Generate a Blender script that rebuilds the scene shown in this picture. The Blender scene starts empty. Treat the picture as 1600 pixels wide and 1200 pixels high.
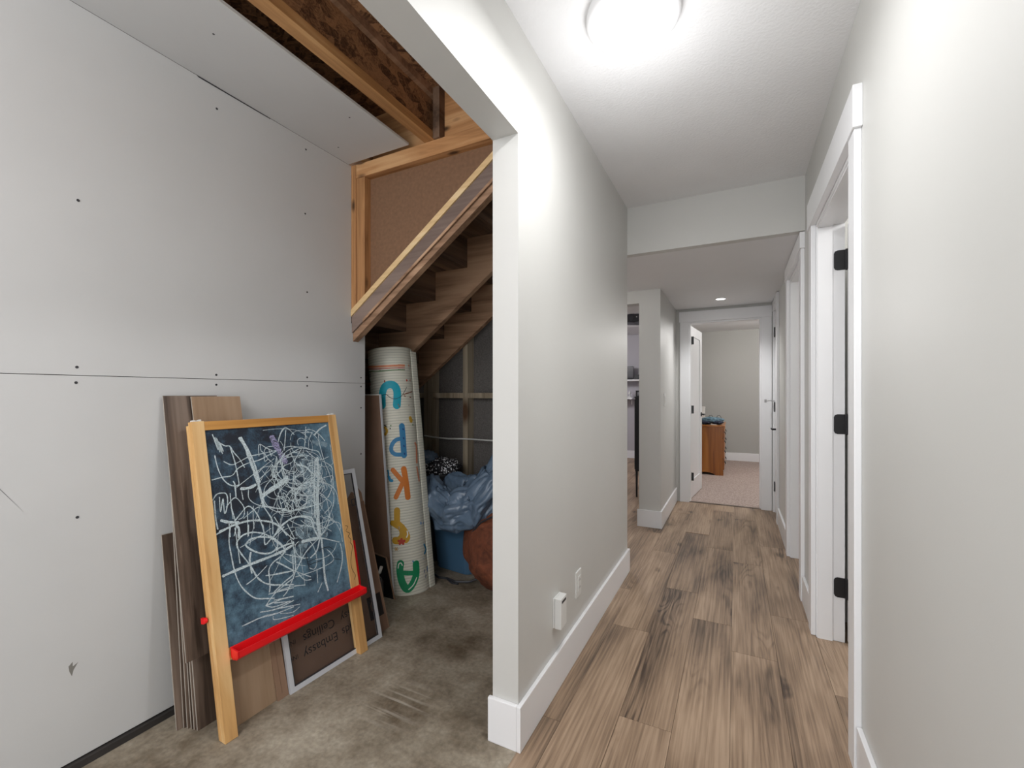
import bpy, bmesh, math, random
from mathutils import Matrix, Vector, noise
random.seed(7)
SC = bpy.context.scene
COL = SC.collection
R = math.radians

# ------------------------------------------------------------------ camera
cam_d = bpy.data.cameras.new('camera')
cam = bpy.data.objects.new('camera', cam_d)
COL.objects.link(cam)
cam_d.sensor_width = 36.0
cam_d.lens = 36.0 * 690.0 / 1600.0
cam_d.shift_y = 15.0 / 1600.0
cam_d.clip_start = 0.02
cam.location = (0, 0, 1.2)
cam.rotation_euler = (R(90), 0, math.atan(350.0 / 690.0))
SC.camera = cam

# ------------------------------------------------------------------ world, exposure
wd = bpy.data.worlds.new('world')
SC.world = wd
wd.use_nodes = True
wd.node_tree.nodes['Background'].inputs[0].default_value = (0.95, 0.97, 1.0, 1)
wd.node_tree.nodes['Background'].inputs[1].default_value = 1.6
SC.view_settings.view_transform = 'Standard'
SC.view_settings.look = 'None'
SC.view_settings.gamma = 1.0
SC.view_settings.use_curve_mapping = False
SC.view_settings.exposure = 0.38
# lamps: name, (x, y, z), watts, radius, colour
LAMPS = [
    ('hall_dome', (-0.30, 1.52, 2.12), 4.2, 0.13, (0.98, 0.985, 1)),
    ('hall_rear_fill', (-0.1, -1.6, 2.25), 22, 0.25, (0.97, 0.98, 1)),  # unseen fill lamp, added behind the camera to even out the hall
    ('storage_rear_fill', (-1.25, -0.7, 2.20), 30, 0.20, (0.97, 0.98, 1)),  # added fill to brighten the alcove, no fixture known there
    ('bedroom', (0.7, 7.0, 2.15), 42, 0.2, (1, 0.98, 0.96)),
    ('office', (-2.4, 6.2, 2.15), 48, 0.2, (1, 0.98, 0.99)),
    ('office_entry', (-1.6, 3.55, 2.0), 9, 0.08, (1, 0.98, 0.96)),
    ('side_room', (1.2, 2.2, 2.25), 18, 0.15, (1, 0.99, 0.97)),
    ('side_room', (1.2, 3.9, 2.25), 20, 0.15, (1, 0.99, 0.97)),
]
for n, p, w, r, c in LAMPS:
    l = bpy.data.lights.new(n, 'POINT')
    l.energy = w
    l.shadow_soft_size = r
    l.color = c
    lo = bpy.data.objects.new('light_' + n, l)
    lo.location = p
    COL.objects.link(lo)
# flush disc lamp nearer the camera: it throws the opening's edge on the drywall
dl = bpy.data.lights.new('hall_disc', 'AREA')
dl.shape = 'DISK'
dl.size = 0.14
dl.energy = 7.8
dl.color = (0.98, 0.985, 1)
dlo = bpy.data.objects.new('light_hall_disc', dl)
dlo.location = (-0.20, 1.165, 2.325)
COL.objects.link(dlo)
sp = bpy.data.lights.new('recessed', 'SPOT')
sp.energy = 28
sp.spot_size = R(125)
sp.spot_blend = 0.9
sp.shadow_soft_size = 0.05
spo = bpy.data.objects.new('light_recessed', sp)
spo.location = (-0.135, 4.81, 2.11)
COL.objects.link(spo)

# ------------------------------------------------------------------ materials
def newmat(name):
    m = bpy.data.materials.new(name)
    m.use_nodes = True
    nt = m.node_tree
    return m, nt, nt.nodes['Principled BSDF']

def nd(nt, t, **kw):
    n = nt.nodes.new(t)
    for k, v in kw.items():
        setattr(n, k, v)
    return n

def coords(nt, scale=(1, 1, 1), rnd=True):
    tc = nd(nt, 'ShaderNodeTexCoord')
    mp = nd(nt, 'ShaderNodeMapping')
    mp.inputs['Scale'].default_value = scale
    if rnd:
        oi = nd(nt, 'ShaderNodeObjectInfo')
        cmb = nd(nt, 'ShaderNodeVectorMath', operation='SCALE')
        cmb.inputs[0].default_value = (37.0, 23.0, 51.0)
        nt.links.new(oi.outputs['Random'], cmb.inputs['Scale'])
        ad = nd(nt, 'ShaderNodeVectorMath', operation='ADD')
        nt.links.new(tc.outputs['Object'], ad.inputs[0])
        nt.links.new(cmb.outputs[0], ad.inputs[1])
        nt.links.new(ad.outputs[0], mp.inputs[0])
    else:
        nt.links.new(tc.outputs['Object'], mp.inputs[0])
    return mp

def bumpify(nt, b, src, strength, dist=0.002):
    bp = nd(nt, 'ShaderNodeBump')
    bp.inputs['Strength'].default_value = strength
    bp.inputs['Distance'].default_value = dist
    nt.links.new(src, bp.inputs['Height'])
    nt.links.new(bp.outputs[0], b.inputs['Normal'])

def paint(name, col, rough=0.5, var=0.03, scale=6, bump=0.0, bscale=200, spec=0.5, metal=0.0):
    m, nt, b = newmat(name)
    mp = coords(nt, (1, 1, 1), False)
    nz = nd(nt, 'ShaderNodeTexNoise')
    nz.inputs['Scale'].default_value = scale
    nz.inputs['Detail'].default_value = 4
    nt.links.new(mp.outputs[0], nz.inputs['Vector'])
    rp = nd(nt, 'ShaderNodeValToRGB')
    rp.color_ramp.elements[0].position = 0.3
    rp.color_ramp.elements[1].position = 0.7
    rp.color_ramp.elements[0].color = tuple(c * (1 - var) for c in col) + (1,)
    rp.color_ramp.elements[1].color = tuple(min(1, c * (1 + var)) for c in col) + (1,)
    nt.links.new(nz.outputs['Fac'], rp.inputs[0])
    nt.links.new(rp.outputs[0], b.inputs['Base Color'])
    b.inputs['Roughness'].default_value = rough
    b.inputs['Metallic'].default_value = metal
    b.inputs['Specular IOR Level'].default_value = spec
    if bump:
        n2 = nd(nt, 'ShaderNodeTexNoise')
        n2.inputs['Scale'].default_value = bscale
        n2.inputs['Detail'].default_value = 3
        nt.links.new(mp.outputs[0], n2.inputs['Vector'])
        bumpify(nt, b, n2.outputs['Fac'], bump)
    return m

def wood(name, c0, c1, c2, scale=(9, 0.9, 9), grain=60, rough=0.55, knots=0.0, objvar=0.15, axis=1, knotcol=(0.08, 0.035, 0.012), rings=0.05):
    """grain runs along local axis (0 x, 1 y, 2 z)"""
    m, nt, b = newmat(name)
    s = [scale[0]] * 3
    s[axis] = scale[1]
    mp = coords(nt, tuple(s))
    n1 = nd(nt, 'ShaderNodeTexNoise')
    n1.inputs['Scale'].default_value = 1.0
    n1.inputs['Detail'].default_value = 5
    n1.inputs['Distortion'].default_value = 1.2
    nt.links.new(mp.outputs[0], n1.inputs['Vector'])
    g = [grain] * 3
    g[axis] = grain * 0.035
    mp2 = coords(nt, tuple(g))
    n2 = nd(nt, 'ShaderNodeTexNoise')
    n2.inputs['Scale'].default_value = 1.0
    n2.inputs['Detail'].default_value = 3
    nt.links.new(mp2.outputs[0], n2.inputs['Vector'])
    # cathedral rings from the broad noise
    mu = nd(nt, 'ShaderNodeMath', operation='MULTIPLY')
    mu.inputs[1].default_value = 22.0
    nt.links.new(n1.outputs['Fac'], mu.inputs[0])
    sn = nd(nt, 'ShaderNodeMath', operation='SINE')
    nt.links.new(mu.outputs[0], sn.inputs[0])
    a1 = nd(nt, 'ShaderNodeMath', operation='MULTIPLY_ADD')
    a1.inputs[1].default_value = rings
    nt.links.new(sn.outputs[0], a1.inputs[0])
    nt.links.new(n1.outputs['Fac'], a1.inputs[2])
    a2 = nd(nt, 'ShaderNodeMath', operation='MULTIPLY_ADD')
    a2.inputs[1].default_value = 0.35
    nt.links.new(n2.outputs['Fac'], a2.inputs[0])
    nt.links.new(a1.outputs[0], a2.inputs[2])
    rp = nd(nt, 'ShaderNodeValToRGB')
    e = rp.color_ramp.elements
    e[0].position = 0.50
    e[0].color = c0 + (1,)
    e[1].position = 0.88
    e[1].color = c2 + (1,)
    x = e.new(0.67)
    x.color = c1 + (1,)
    nt.links.new(a2.outputs[0], rp.inputs[0])
    out = rp.outputs[0]
    if knots:
        ks = [3.2] * 3
        ks[axis] = 1.3
        mp3 = coords(nt, tuple(ks))
        vo = nd(nt, 'ShaderNodeTexVoronoi')
        vo.inputs['Scale'].default_value = knots
        nt.links.new(mp3.outputs[0], vo.inputs['Vector'])
        kr = nd(nt, 'ShaderNodeValToRGB')
        kr.color_ramp.elements[0].position = 0.06
        kr.color_ramp.elements[0].color = (1, 1, 1, 1)
        kr.color_ramp.elements[1].position = 0.16
        kr.color_ramp.elements[1].color = (0, 0, 0, 1)
        nt.links.new(vo.outputs['Distance'], kr.inputs[0])
        mx = nd(nt, 'ShaderNodeMix', data_type='RGBA')
        nt.links.new(kr.outputs[0], mx.inputs['Factor'])
        nt.links.new(out, mx.inputs['A'])
        mx.inputs['B'].default_value = knotcol + (1,)
        out = mx.outputs['Result']
    oi = nd(nt, 'ShaderNodeObjectInfo')
    mr = nd(nt, 'ShaderNodeMapRange')
    mr.inputs['To Min'].default_value = 1 - objvar
    mr.inputs['To Max'].default_value = 1 + objvar
    nt.links.new(oi.outputs['Random'], mr.inputs['Value'])
    hs = nd(nt, 'ShaderNodeHueSaturation')
    nt.links.new(mr.outputs[0], hs.inputs['Value'])
    nt.links.new(out, hs.inputs['Color'])
    nt.links.new(hs.outputs[0], b.inputs['Base Color'])
    b.inputs['Roughness'].default_value = rough
    bumpify(nt, b, a2.outputs[0], 0.15, 0.001)
    return m

def laminate():
    m, nt, b = newmat('brown_laminate')
    L = nt.links.new
    def noise_(sc, det=3, dist=0.0):
        mp = coords(nt, sc)
        n = nd(nt, 'ShaderNodeTexNoise'); n.inputs['Scale'].default_value = 1.0; n.inputs['Detail'].default_value = det; n.inputs['Distortion'].default_value = dist
        L(mp.outputs[0], n.inputs['Vector']); return n.outputs['Fac']
    def rng(src, a0, a1, b0, b1):
        r = nd(nt, 'ShaderNodeMapRange'); r.inputs['From Min'].default_value = a0; r.inputs['From Max'].default_value = a1; r.inputs['To Min'].default_value = b0; r.inputs['To Max'].default_value = b1
        L(src, r.inputs['Value']); return r.outputs[0]
    def op(o, x, y):
        q = nd(nt, 'ShaderNodeMath', operation=o)
        for i_, v in enumerate((x, y)):
            if isinstance(v, (int, float)): q.inputs[i_].default_value = v
            else: L(v, q.inputs[i_])
        return q.outputs[0]
    blot = noise_((4.0, 0.9, 4.0), 4, 0.6)
    fine = noise_((120, 3.0, 120), 4)
    rings_src = noise_((5.5, 0.8, 5.5), 1.5, 0.3)
    s = nd(nt, 'ShaderNodeMath', operation='SINE'); L(op('MULTIPLY', rings_src, 150.0), s.inputs[0])
    lines = rng(s.outputs[0], 0.0, 1.0, 0.0, 1.0)
    mask = rng(noise_((4.5, 0.9, 4.5), 2), 0.52, 0.66, 0.0, 1.0)
    v = op('ADD', rng(blot, 0.32, 0.68, 0.58, 1.30), rng(fine, 0.35, 0.65, -0.22, 0.22))
    v = op('SUBTRACT', v, op('MULTIPLY', op('MULTIPLY', lines, mask), 0.30))
    kv = nd(nt, 'ShaderNodeTexVoronoi'); kv.inputs['Scale'].default_value = 1.0
    kd = nd(nt, 'ShaderNodeVectorMath', operation='MULTIPLY_ADD')
    kmp = coords(nt, (5.0, 2.2, 5.0)); kn = nd(nt, 'ShaderNodeTexNoise'); kn.inputs['Scale'].default_value = 4.0
    L(kmp.outputs[0], kn.inputs['Vector']); L(kn.outputs['Color'], kd.inputs[0]); kd.inputs[1].default_value = (0.35, 0.35, 0.35); L(kmp.outputs[0], kd.inputs[2])
    L(kd.outputs[0], kv.inputs['Vector'])
    v = op('SUBTRACT', v, rng(kv.outputs['Distance'], 0.05, 0.17, 0.5, 0.0))
    oi = nd(nt, 'ShaderNodeObjectInfo')
    v = op('MULTIPLY', v, rng(oi.outputs['Random'], 0, 1, 0.92, 1.08))
    rp = nd(nt, 'ShaderNodeValToRGB'); e = rp.color_ramp.elements
    e[0].position = 0.25; e[0].color = (0.060, 0.038, 0.025, 1)
    e[1].position = 1.0; e[1].color = (0.42, 0.30, 0.205, 1)
    x = e.new(0.72); x.color = (0.29, 0.197, 0.128, 1)
    L(op('MULTIPLY', v, 0.75), rp.inputs[0]); L(rp.outputs[0], b.inputs['Base Color'])
    b.inputs['Roughness'].default_value = 0.45
    bumpify(nt, b, fine, 0.12, 0.001)
    return m

def emis(name, col, strength):
    m, nt, b = newmat(name)
    b.inputs['Base Color'].default_value = col + (1,)
    b.inputs['Emission Color'].default_value = col + (1,)
    b.inputs['Emission Strength'].default_value = strength
    return m

M = {}
M['greige'] = paint('greige_wall_paint', (0.585, 0.58, 0.555), 0.42, 0.015, 2, 0.05, 300, 0.4)
M['greigedark'] = paint('grey_bedroom_paint', (0.44, 0.435, 0.41), 0.6, 0.015, 2, 0.04, 300)
M['lilac'] = paint('lilac_grey_paint', (0.43, 0.415, 0.445), 0.6, 0.02, 2)
M['white'] = paint('white_trim_paint', (0.83, 0.83, 0.84), 0.28, 0.01, 3)
M['ceil'] = paint('textured_ceiling_paint', (0.80, 0.80, 0.805), 0.85, 0.02, 4, 0.85, 95)
M['ceilflat'] = paint('flat_ceiling_paint', (0.78, 0.78, 0.79), 0.7, 0.01, 3, 0.08, 200)
M['drywall'] = paint('bare_drywall_paper', (0.58, 0.58, 0.575), 0.85, 0.02, 3, 0.06, 400)
M['gypsum'] = paint('gypsum_edge', (0.68, 0.67, 0.64), 0.9, 0.05, 30)
M['plankcore'] = paint('plank_core_edge', (0.40, 0.36, 0.31), 0.9, 0.1, 40)
M['screw'] = paint('black_screw_steel', (0.03, 0.03, 0.035), 0.5, 0.05)
M['black'] = paint('matte_black_metal', (0.016, 0.016, 0.018), 0.4, 0.05)
M['dark'] = paint('dark_cavity_board', (0.035, 0.03, 0.027), 0.9, 0.2, 5)
M['chrome'] = paint('satin_steel', (0.55, 0.55, 0.56), 0.3, 0.02, metal=1.0)
M['plastic'] = paint('white_plastic', (0.72, 0.72, 0.70), 0.35, 0.01)
M['lam'] = laminate()
M['lamdark'] = wood('dark_laminate', (0.065, 0.043, 0.032), (0.115, 0.080, 0.06), (0.17, 0.125, 0.098), (7, 0.8, 7), 70, 0.5, 0.5, 0.12, 1, (0.05, 0.03, 0.02), 0.04)
M['lamlean'] = wood('dark_plank_face', (0.04, 0.025, 0.017), (0.125, 0.085, 0.062), (0.21, 0.155, 0.12), (9, 0.9, 9), 90, 0.5, 0.5, 0.12, 2, (0.04, 0.022, 0.014), 0.07)
M['oak'] = wood('light_oak_laminate', (0.24, 0.15, 0.085), (0.31, 0.205, 0.125), (0.37, 0.255, 0.165), (4, 0.5, 4), 60, 0.5, 0.0, 0.05, 2, rings=0.03)
M['pine'] = wood('yellow_pine', (0.40, 0.20, 0.065), (0.68, 0.40, 0.15), (0.78, 0.52, 0.24), (12, 0.7, 12), 50, 0.4, 0.0, 0.05, 1)
M['studz'] = wood('pine_stud', (0.26, 0.115, 0.04), (0.50, 0.25, 0.10), (0.62, 0.36, 0.17), (10, 0.7, 10), 55, 0.65, 2.6, 0.05, 2)
M['studx'] = wood('pine_plate', (0.26, 0.115, 0.04), (0.50, 0.25, 0.10), (0.62, 0.36, 0.17), (10, 0.7, 10), 55, 0.65, 2.8, 0.05, 0)
M['palestud'] = wood('weathered_stud', (0.17, 0.13, 0.085), (0.33, 0.27, 0.19), (0.44, 0.37, 0.27), (10, 0.7, 10), 55, 0.8, 1.0, 0.1, 2)
M['stairx'] = wood('old_stair_lumber', (0.20, 0.11, 0.06), (0.42, 0.25, 0.15), (0.54, 0.34, 0.21), (6, 0.7, 6), 55, 0.75, 0.9, 0.1, 0)
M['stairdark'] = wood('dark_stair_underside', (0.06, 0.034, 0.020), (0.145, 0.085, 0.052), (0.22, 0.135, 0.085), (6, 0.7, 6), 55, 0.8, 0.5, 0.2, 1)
M['ply'] = wood('grey_brown_plywood', (0.14, 0.095, 0.078), (0.20, 0.145, 0.12), (0.25, 0.185, 0.155), (4, 0.6, 4), 70, 0.8, 0.0, 0.05, 0)
M['palepine'] = wood('pale_pine_plate', (0.62, 0.42, 0.20), (0.76, 0.54, 0.28), (0.82, 0.62, 0.36), (10, 0.7, 10), 55, 0.6, 0.0, 0.05, 0)
M['cherry'] = wood('orange_maple_dresser', (0.24, 0.075, 0.014), (0.38, 0.13, 0.022), (0.46, 0.18, 0.035), (5, 0.8, 5), 40, 0.3, 0.0, 0.05, 2)
M['hardboard'] = paint('brown_hardboard', (0.215, 0.115, 0.062), 0.75, 0.12, 60, 0.15, 150)
M['card'] = paint('brown_cardboard', (0.20, 0.118, 0.078), 0.85, 0.10, 7, 0.1, 60)
M['cardlight'] = paint('tan_cardboard', (0.27, 0.165, 0.105), 0.85, 0.10, 7, 0.1, 60)
M['ink'] = paint('black_print_ink', (0.012, 0.010, 0.010), 0.7, 0.05)
M['red'] = paint('glossy_red_plastic', (0.78, 0.008, 0.012), 0.3, 0.03)
M['alu'] = paint('white_aluminium', (0.66, 0.68, 0.72), 0.35, 0.03, metal=0.2)
M['bluebin'] = paint('blue_bin_plastic', (0.055, 0.125, 0.21), 0.4, 0.06, 5)
M['poly'] = paint('dark_sheathing_paper', (0.115, 0.105, 0.098), 0.9, 0.25, 140)
M['wire'] = paint('white_cable_jacket', (0.55, 0.55, 0.52), 0.5)
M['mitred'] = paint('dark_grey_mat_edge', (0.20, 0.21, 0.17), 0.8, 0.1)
for k, c in dict(teal=(0.0, 0.30, 0.40), blue=(0.03, 0.18, 0.36), navy=(0.01, 0.05, 0.2), orange=(0.55, 0.16, 0.02), mustard=(0.48, 0.27, 0.015), red=(0.40, 0.035, 0.015), tan=(0.42, 0.25, 0.08), green=(0.0, 0.22, 0.085), white=(0.7, 0.72, 0.66), sky=(0.02, 0.22, 0.42), pale=(0.15, 0.28, 0.5), yellow=(0.5, 0.30, 0.03), leaf=(0.08, 0.18, 0.06), brown=(0.2, 0.08, 0.04), salmon=(0.62, 0.24, 0.13)).items():
    M['p_' + k] = paint('mat_print_' + k, c, 0.6, 0.08, 30)
M['p_ink'] = M['ink']

def board_mat():
    m, nt, b = newmat('dusty_chalkboard')
    mp = coords(nt, (1, 1, 1), False)
    n = nd(nt, 'ShaderNodeTexNoise'); n.inputs['Scale'].default_value = 9; n.inputs['Detail'].default_value = 12; n.inputs['Roughness'].default_value = 0.82
    nt.links.new(mp.outputs[0], n.inputs['Vector'])
    r = nd(nt, 'ShaderNodeValToRGB')
    e = r.color_ramp.elements
    e[0].position = 0.46; e[0].color = (0.012, 0.016, 0.026, 1)
    e[1].position = 0.75; e[1].color = (0.13, 0.24, 0.32, 1)
    x = e.new(0.55); x.color = (0.03, 0.06, 0.095, 1)
    # dusty blue towards the edges of the board (chalk wiped outward)
    sx = nd(nt, 'ShaderNodeSeparateXYZ')
    nt.links.new(mp.outputs[0], sx.inputs[0])
    ax_ = nd(nt, 'ShaderNodeMapRange'); ax_.inputs['From Min'].default_value = -0.30; ax_.inputs['From Max'].default_value = -0.045; ax_.inputs['To Min'].default_value = -0.04; ax_.inputs['To Max'].default_value = 0.20
    nt.links.new(sx.outputs['Y'], ax_.inputs['Value'])
    az = nd(nt, 'ShaderNodeMapRange'); az.inputs['From Min'].default_value = 0.70; az.inputs['From Max'].default_value = 0.30; az.inputs['To Min'].default_value = 0.0; az.inputs['To Max'].default_value = 0.16
    nt.links.new(sx.outputs['Z'], az.inputs['Value'])
    a = nd(nt, 'ShaderNodeMath', operation='MAXIMUM')
    nt.links.new(ax_.outputs[0], a.inputs[0]); nt.links.new(az.outputs[0], a.inputs[1])
    a2 = nd(nt, 'ShaderNodeMath', operation='ADD')
    nt.links.new(a.outputs[0], a2.inputs[0]); nt.links.new(n.outputs['Fac'], a2.inputs[1])
    nt.links.new(a2.outputs[0], r.inputs[0])
    nt.links.new(r.outputs[0], b.inputs['Base Color'])
    b.inputs['Roughness'].default_value = 0.75
    return m
M['board'] = board_mat()

def chalk_mat(name, col, lo, hi, scale=260):
    m, nt, b = newmat(name)
    mp = coords(nt, (1, 1, 1), False)
    n = nd(nt, 'ShaderNodeTexNoise'); n.inputs['Scale'].default_value = scale; n.inputs['Detail'].default_value = 3
    nt.links.new(mp.outputs[0], n.inputs['Vector'])
    r = nd(nt, 'ShaderNodeMapRange'); r.inputs['From Min'].default_value = 0.35; r.inputs['From Max'].default_value = 0.62; r.inputs['To Min'].default_value = lo; r.inputs['To Max'].default_value = hi
    nt.links.new(n.outputs['Fac'], r.inputs['Value'])
    nt.links.new(r.outputs[0], b.inputs['Alpha'])
    b.inputs['Base Color'].default_value = col + (1,)
    b.inputs['Roughness'].default_value = 0.95
    return m
M['chalk0'] = chalk_mat('white_chalk', (0.62, 0.72, 0.75), 0.55, 1.0)
M['chalk1'] = chalk_mat('lilac_chalk', (0.45, 0.42, 0.66), 0.1, 0.75)
M['chalk2'] = M['ink']
M['chalkdust'] = chalk_mat('chalk_smear', (0.40, 0.54, 0.62), 0.0, 0.50, 45)

def concrete_mat():
    m, nt, b = newmat('stained_concrete')
    mp = coords(nt, (1, 1, 1), False)
    n = nd(nt, 'ShaderNodeTexNoise'); n.inputs['Scale'].default_value = 3.2; n.inputs['Detail'].default_value = 10; n.inputs['Roughness'].default_value = 0.65
    nt.links.new(mp.outputs[0], n.inputs['Vector'])
    r = nd(nt, 'ShaderNodeValToRGB')
    e = r.color_ramp.elements
    e[0].position = 0.36; e[0].color = (0.12, 0.088, 0.055, 1)
    e[1].position = 0.74; e[1].color = (0.48, 0.43, 0.345, 1)
    x = e.new(0.52); x.color = (0.28, 0.237, 0.178, 1)
    nt.links.new(n.outputs['Fac'], r.inputs[0])
    n2 = nd(nt, 'ShaderNodeTexNoise'); n2.inputs['Scale'].default_value = 60; n2.inputs['Detail'].default_value = 5
    nt.links.new(mp.outputs[0], n2.inputs['Vector'])
    mx = nd(nt, 'ShaderNodeMix', data_type='RGBA', blend_type='OVERLAY'); mx.inputs['Factor'].default_value = 0.45
    nt.links.new(r.outputs[0], mx.inputs['A']); nt.links.new(n2.outputs['Fac'], mx.inputs['B'])
    # pale scraped streaks
    mp2 = coords(nt, (3.0, 60.0, 1), False)
    mp2.inputs['Rotation'].default_value = (0, 0, R(35))
    n3 = nd(nt, 'ShaderNodeTexNoise'); n3.inputs['Scale'].default_value = 1.0; n3.inputs['Detail'].default_value = 4
    nt.links.new(mp2.outputs[0], n3.inputs['Vector'])
    vd = nd(nt, 'ShaderNodeVectorMath', operation='DISTANCE')
    tc = nd(nt, 'ShaderNodeTexCoord'); nt.links.new(tc.outputs['Object'], vd.inputs[0]); vd.inputs[1].default_value = (-1.17, 1.32, 0)
    fr = nd(nt, 'ShaderNodeMapRange'); fr.inputs['From Min'].default_value = 0.16; fr.inputs['From Max'].default_value = 0.03; fr.inputs['To Min'].default_value = 0; fr.inputs['To Max'].default_value = 0.55
    nt.links.new(vd.outputs['Value'], fr.inputs['Value'])
    th = nd(nt, 'ShaderNodeMapRange'); th.inputs['From Min'].default_value = 0.50; th.inputs['From Max'].default_value = 0.62
    nt.links.new(n3.outputs['Fac'], th.inputs['Value'])
    ml = nd(nt, 'ShaderNodeMath', operation='MULTIPLY'); nt.links.new(fr.outputs[0], ml.inputs[0]); nt.links.new(th.outputs[0], ml.inputs[1])
    m3 = nd(nt, 'ShaderNodeMix', data_type='RGBA'); nt.links.new(ml.outputs[0], m3.inputs['Factor']); nt.links.new(mx.outputs['Result'], m3.inputs['A']); m3.inputs['B'].default_value = (0.5, 0.46, 0.39, 1)
    nt.links.new(m3.outputs['Result'], b.inputs['Base Color'])
    b.inputs['Roughness'].default_value = 0.7
    bumpify(nt, b, n2.outputs['Fac'], 0.25, 0.003)
    return m
M['concrete'] = concrete_mat()

def osb_mat():
    m, nt, b = newmat('strand_board')
    mp = coords(nt, (14, 22, 30), False)
    v = nd(nt, 'ShaderNodeTexVoronoi'); v.inputs['Scale'].default_value = 1.0
    nt.links.new(mp.outputs[0], v.inputs['Vector'])
    n = nd(nt, 'ShaderNodeTexNoise'); n.inputs['Scale'].default_value = 1.4; n.inputs['Distortion'].default_value = 3; n.inputs['Detail'].default_value = 6
    nt.links.new(mp.outputs[0], n.inputs['Vector'])
    mx = nd(nt, 'ShaderNodeMix', data_type='RGBA'); mx.inputs['Factor'].default_value = 0.65
    nt.links.new(v.outputs['Color'], mx.inputs['A']); nt.links.new(n.outputs['Fac'], mx.inputs['B'])
    bw = nd(nt, 'ShaderNodeRGBToBW'); nt.links.new(mx.outputs['Result'], bw.inputs[0])
    r = nd(nt, 'ShaderNodeValToRGB')
    r.color_ramp.elements[0].position = 0.36; r.color_ramp.elements[0].color = (0.08, 0.036, 0.016, 1)
    r.color_ramp.elements[1].position = 0.62; r.color_ramp.elements[1].color = (0.40, 0.21, 0.10, 1)
    nt.links.new(bw.outputs[0], r.inputs[0])
    nt.links.new(r.outputs[0], b.inputs['Base Color']); b.inputs['Roughness'].default_value = 0.7
    return m
M['osb'] = osb_mat()

def ribbed_mat():
    m, nt, b = newmat('ribbed_foam')
    mp = coords(nt, (1, 1, 1), False)
    w = nd(nt, 'ShaderNodeTexWave', bands_direction='Z'); w.inputs['Scale'].default_value = 19; w.inputs['Distortion'].default_value = 0.4; w.inputs['Detail'].default_value = 2
    nt.links.new(mp.outputs[0], w.inputs['Vector'])
    r = nd(nt, 'ShaderNodeValToRGB')
    r.color_ramp.elements[0].position = 0.0; r.color_ramp.elements[0].color = (0.47, 0.475, 0.41, 1)
    r.color_ramp.elements[1].position = 0.35; r.color_ramp.elements[1].color = (0.64, 0.63, 0.54, 1)
    nt.links.new(w.outputs['Fac'], r.inputs[0]); nt.links.new(r.outputs[0], b.inputs['Base Color'])
    b.inputs['Roughness'].default_value = 0.65
    bumpify(nt, b, w.outputs['Fac'], 0.4, 0.003)
    return m
M['foam'] = ribbed_mat()

def carpet_mat():
    m, nt, b = newmat('ribbed_carpet')
    mp = coords(nt, (1, 1, 1), False)
    w = nd(nt, 'ShaderNodeTexVoronoi'); w.inputs['Scale'].default_value = 60
    nt.links.new(mp.outputs[0], w.inputs['Vector'])
    r = nd(nt, 'ShaderNodeValToRGB')
    r.color_ramp.elements[0].position = 0.1; r.color_ramp.elements[0].color = (0.52, 0.42, 0.37, 1)
    r.color_ramp.elements[1].position = 0.7; r.color_ramp.elements[1].color = (0.33, 0.255, 0.225, 1)
    nt.links.new(w.outputs['Distance'], r.inputs[0]); nt.links.new(r.outputs[0], b.inputs['Base Color'])
    b.inputs['Roughness'].default_value = 0.95
    return m
M['carpet'] = carpet_mat()

def cloth_mat(name, c0, c1, rough, scale=14, bump=0.5):
    m, nt, b = newmat(name)
    mp = coords(nt, (1, 1, 1), False)
    n = nd(nt, 'ShaderNodeTexNoise'); n.inputs['Scale'].default_value = scale; n.inputs['Detail'].default_value = 6; n.inputs['Distortion'].default_value = 0.8
    nt.links.new(mp.outputs[0], n.inputs['Vector'])
    r = nd(nt, 'ShaderNodeValToRGB')
    r.color_ramp.elements[0].position = 0.3; r.color_ramp.elements[0].color = c0 + (1,)
    r.color_ramp.elements[1].position = 0.7; r.color_ramp.elements[1].color = c1 + (1,)
    nt.links.new(n.outputs['Fac'], r.inputs[0]); nt.links.new(r.outputs[0], b.inputs['Base Color'])
    b.inputs['Roughness'].default_value = rough
    bumpify(nt, b, n.outputs['Fac'], bump, 0.01)
    return m
M['nylon'] = cloth_mat('blue_grey_nylon', (0.075, 0.115, 0.17), (0.14, 0.20, 0.28), 0.26, 9, 0.35)
M['rust'] = cloth_mat('rust_canvas', (0.09, 0.026, 0.011), (0.22, 0.062, 0.026), 0.8, 22, 0.6)
M['denim'] = cloth_mat('teal_fabric', (0.05, 0.10, 0.14), (0.16, 0.27, 0.33), 0.7, 25, 0.4)
M['darknavy'] = cloth_mat('navy_fabric', (0.008, 0.014, 0.035), (0.02, 0.03, 0.06), 0.7, 25, 0.4)

def mesh_mat():
    m, nt, b = newmat('insect_mesh')
    b.inputs['Base Color'].default_value = (0.04, 0.04, 0.042, 1)
    b.inputs['Alpha'].default_value = 0.14
    b.inputs['Roughness'].default_value = 0.6
    return m
M['mesh'] = mesh_mat()
def spots_mat():
    m, nt, b = newmat('painted_hole_light')  # white dots on dark: light through basket holes put into the colour
    mp = coords(nt, (1, 1, 1), False)
    v = nd(nt, 'ShaderNodeTexVoronoi'); v.inputs['Scale'].default_value = 62
    nt.links.new(mp.outputs[0], v.inputs['Vector'])
    r = nd(nt, 'ShaderNodeValToRGB')
    r.color_ramp.elements[0].position = 0.30; r.color_ramp.elements[0].color = (0.75, 0.76, 0.78, 1)
    r.color_ramp.elements[1].position = 0.42; r.color_ramp.elements[1].color = (0.012, 0.012, 0.016, 1)
    nt.links.new(v.outputs['Distance'], r.inputs[0]); nt.links.new(r.outputs[0], b.inputs['Base Color']); b.inputs['Roughness'].default_value = 0.8
    return m
M['spots'] = spots_mat()
M['glow'] = emis('lit_lens', (1.0, 0.98, 0.95), 6.0)
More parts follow.
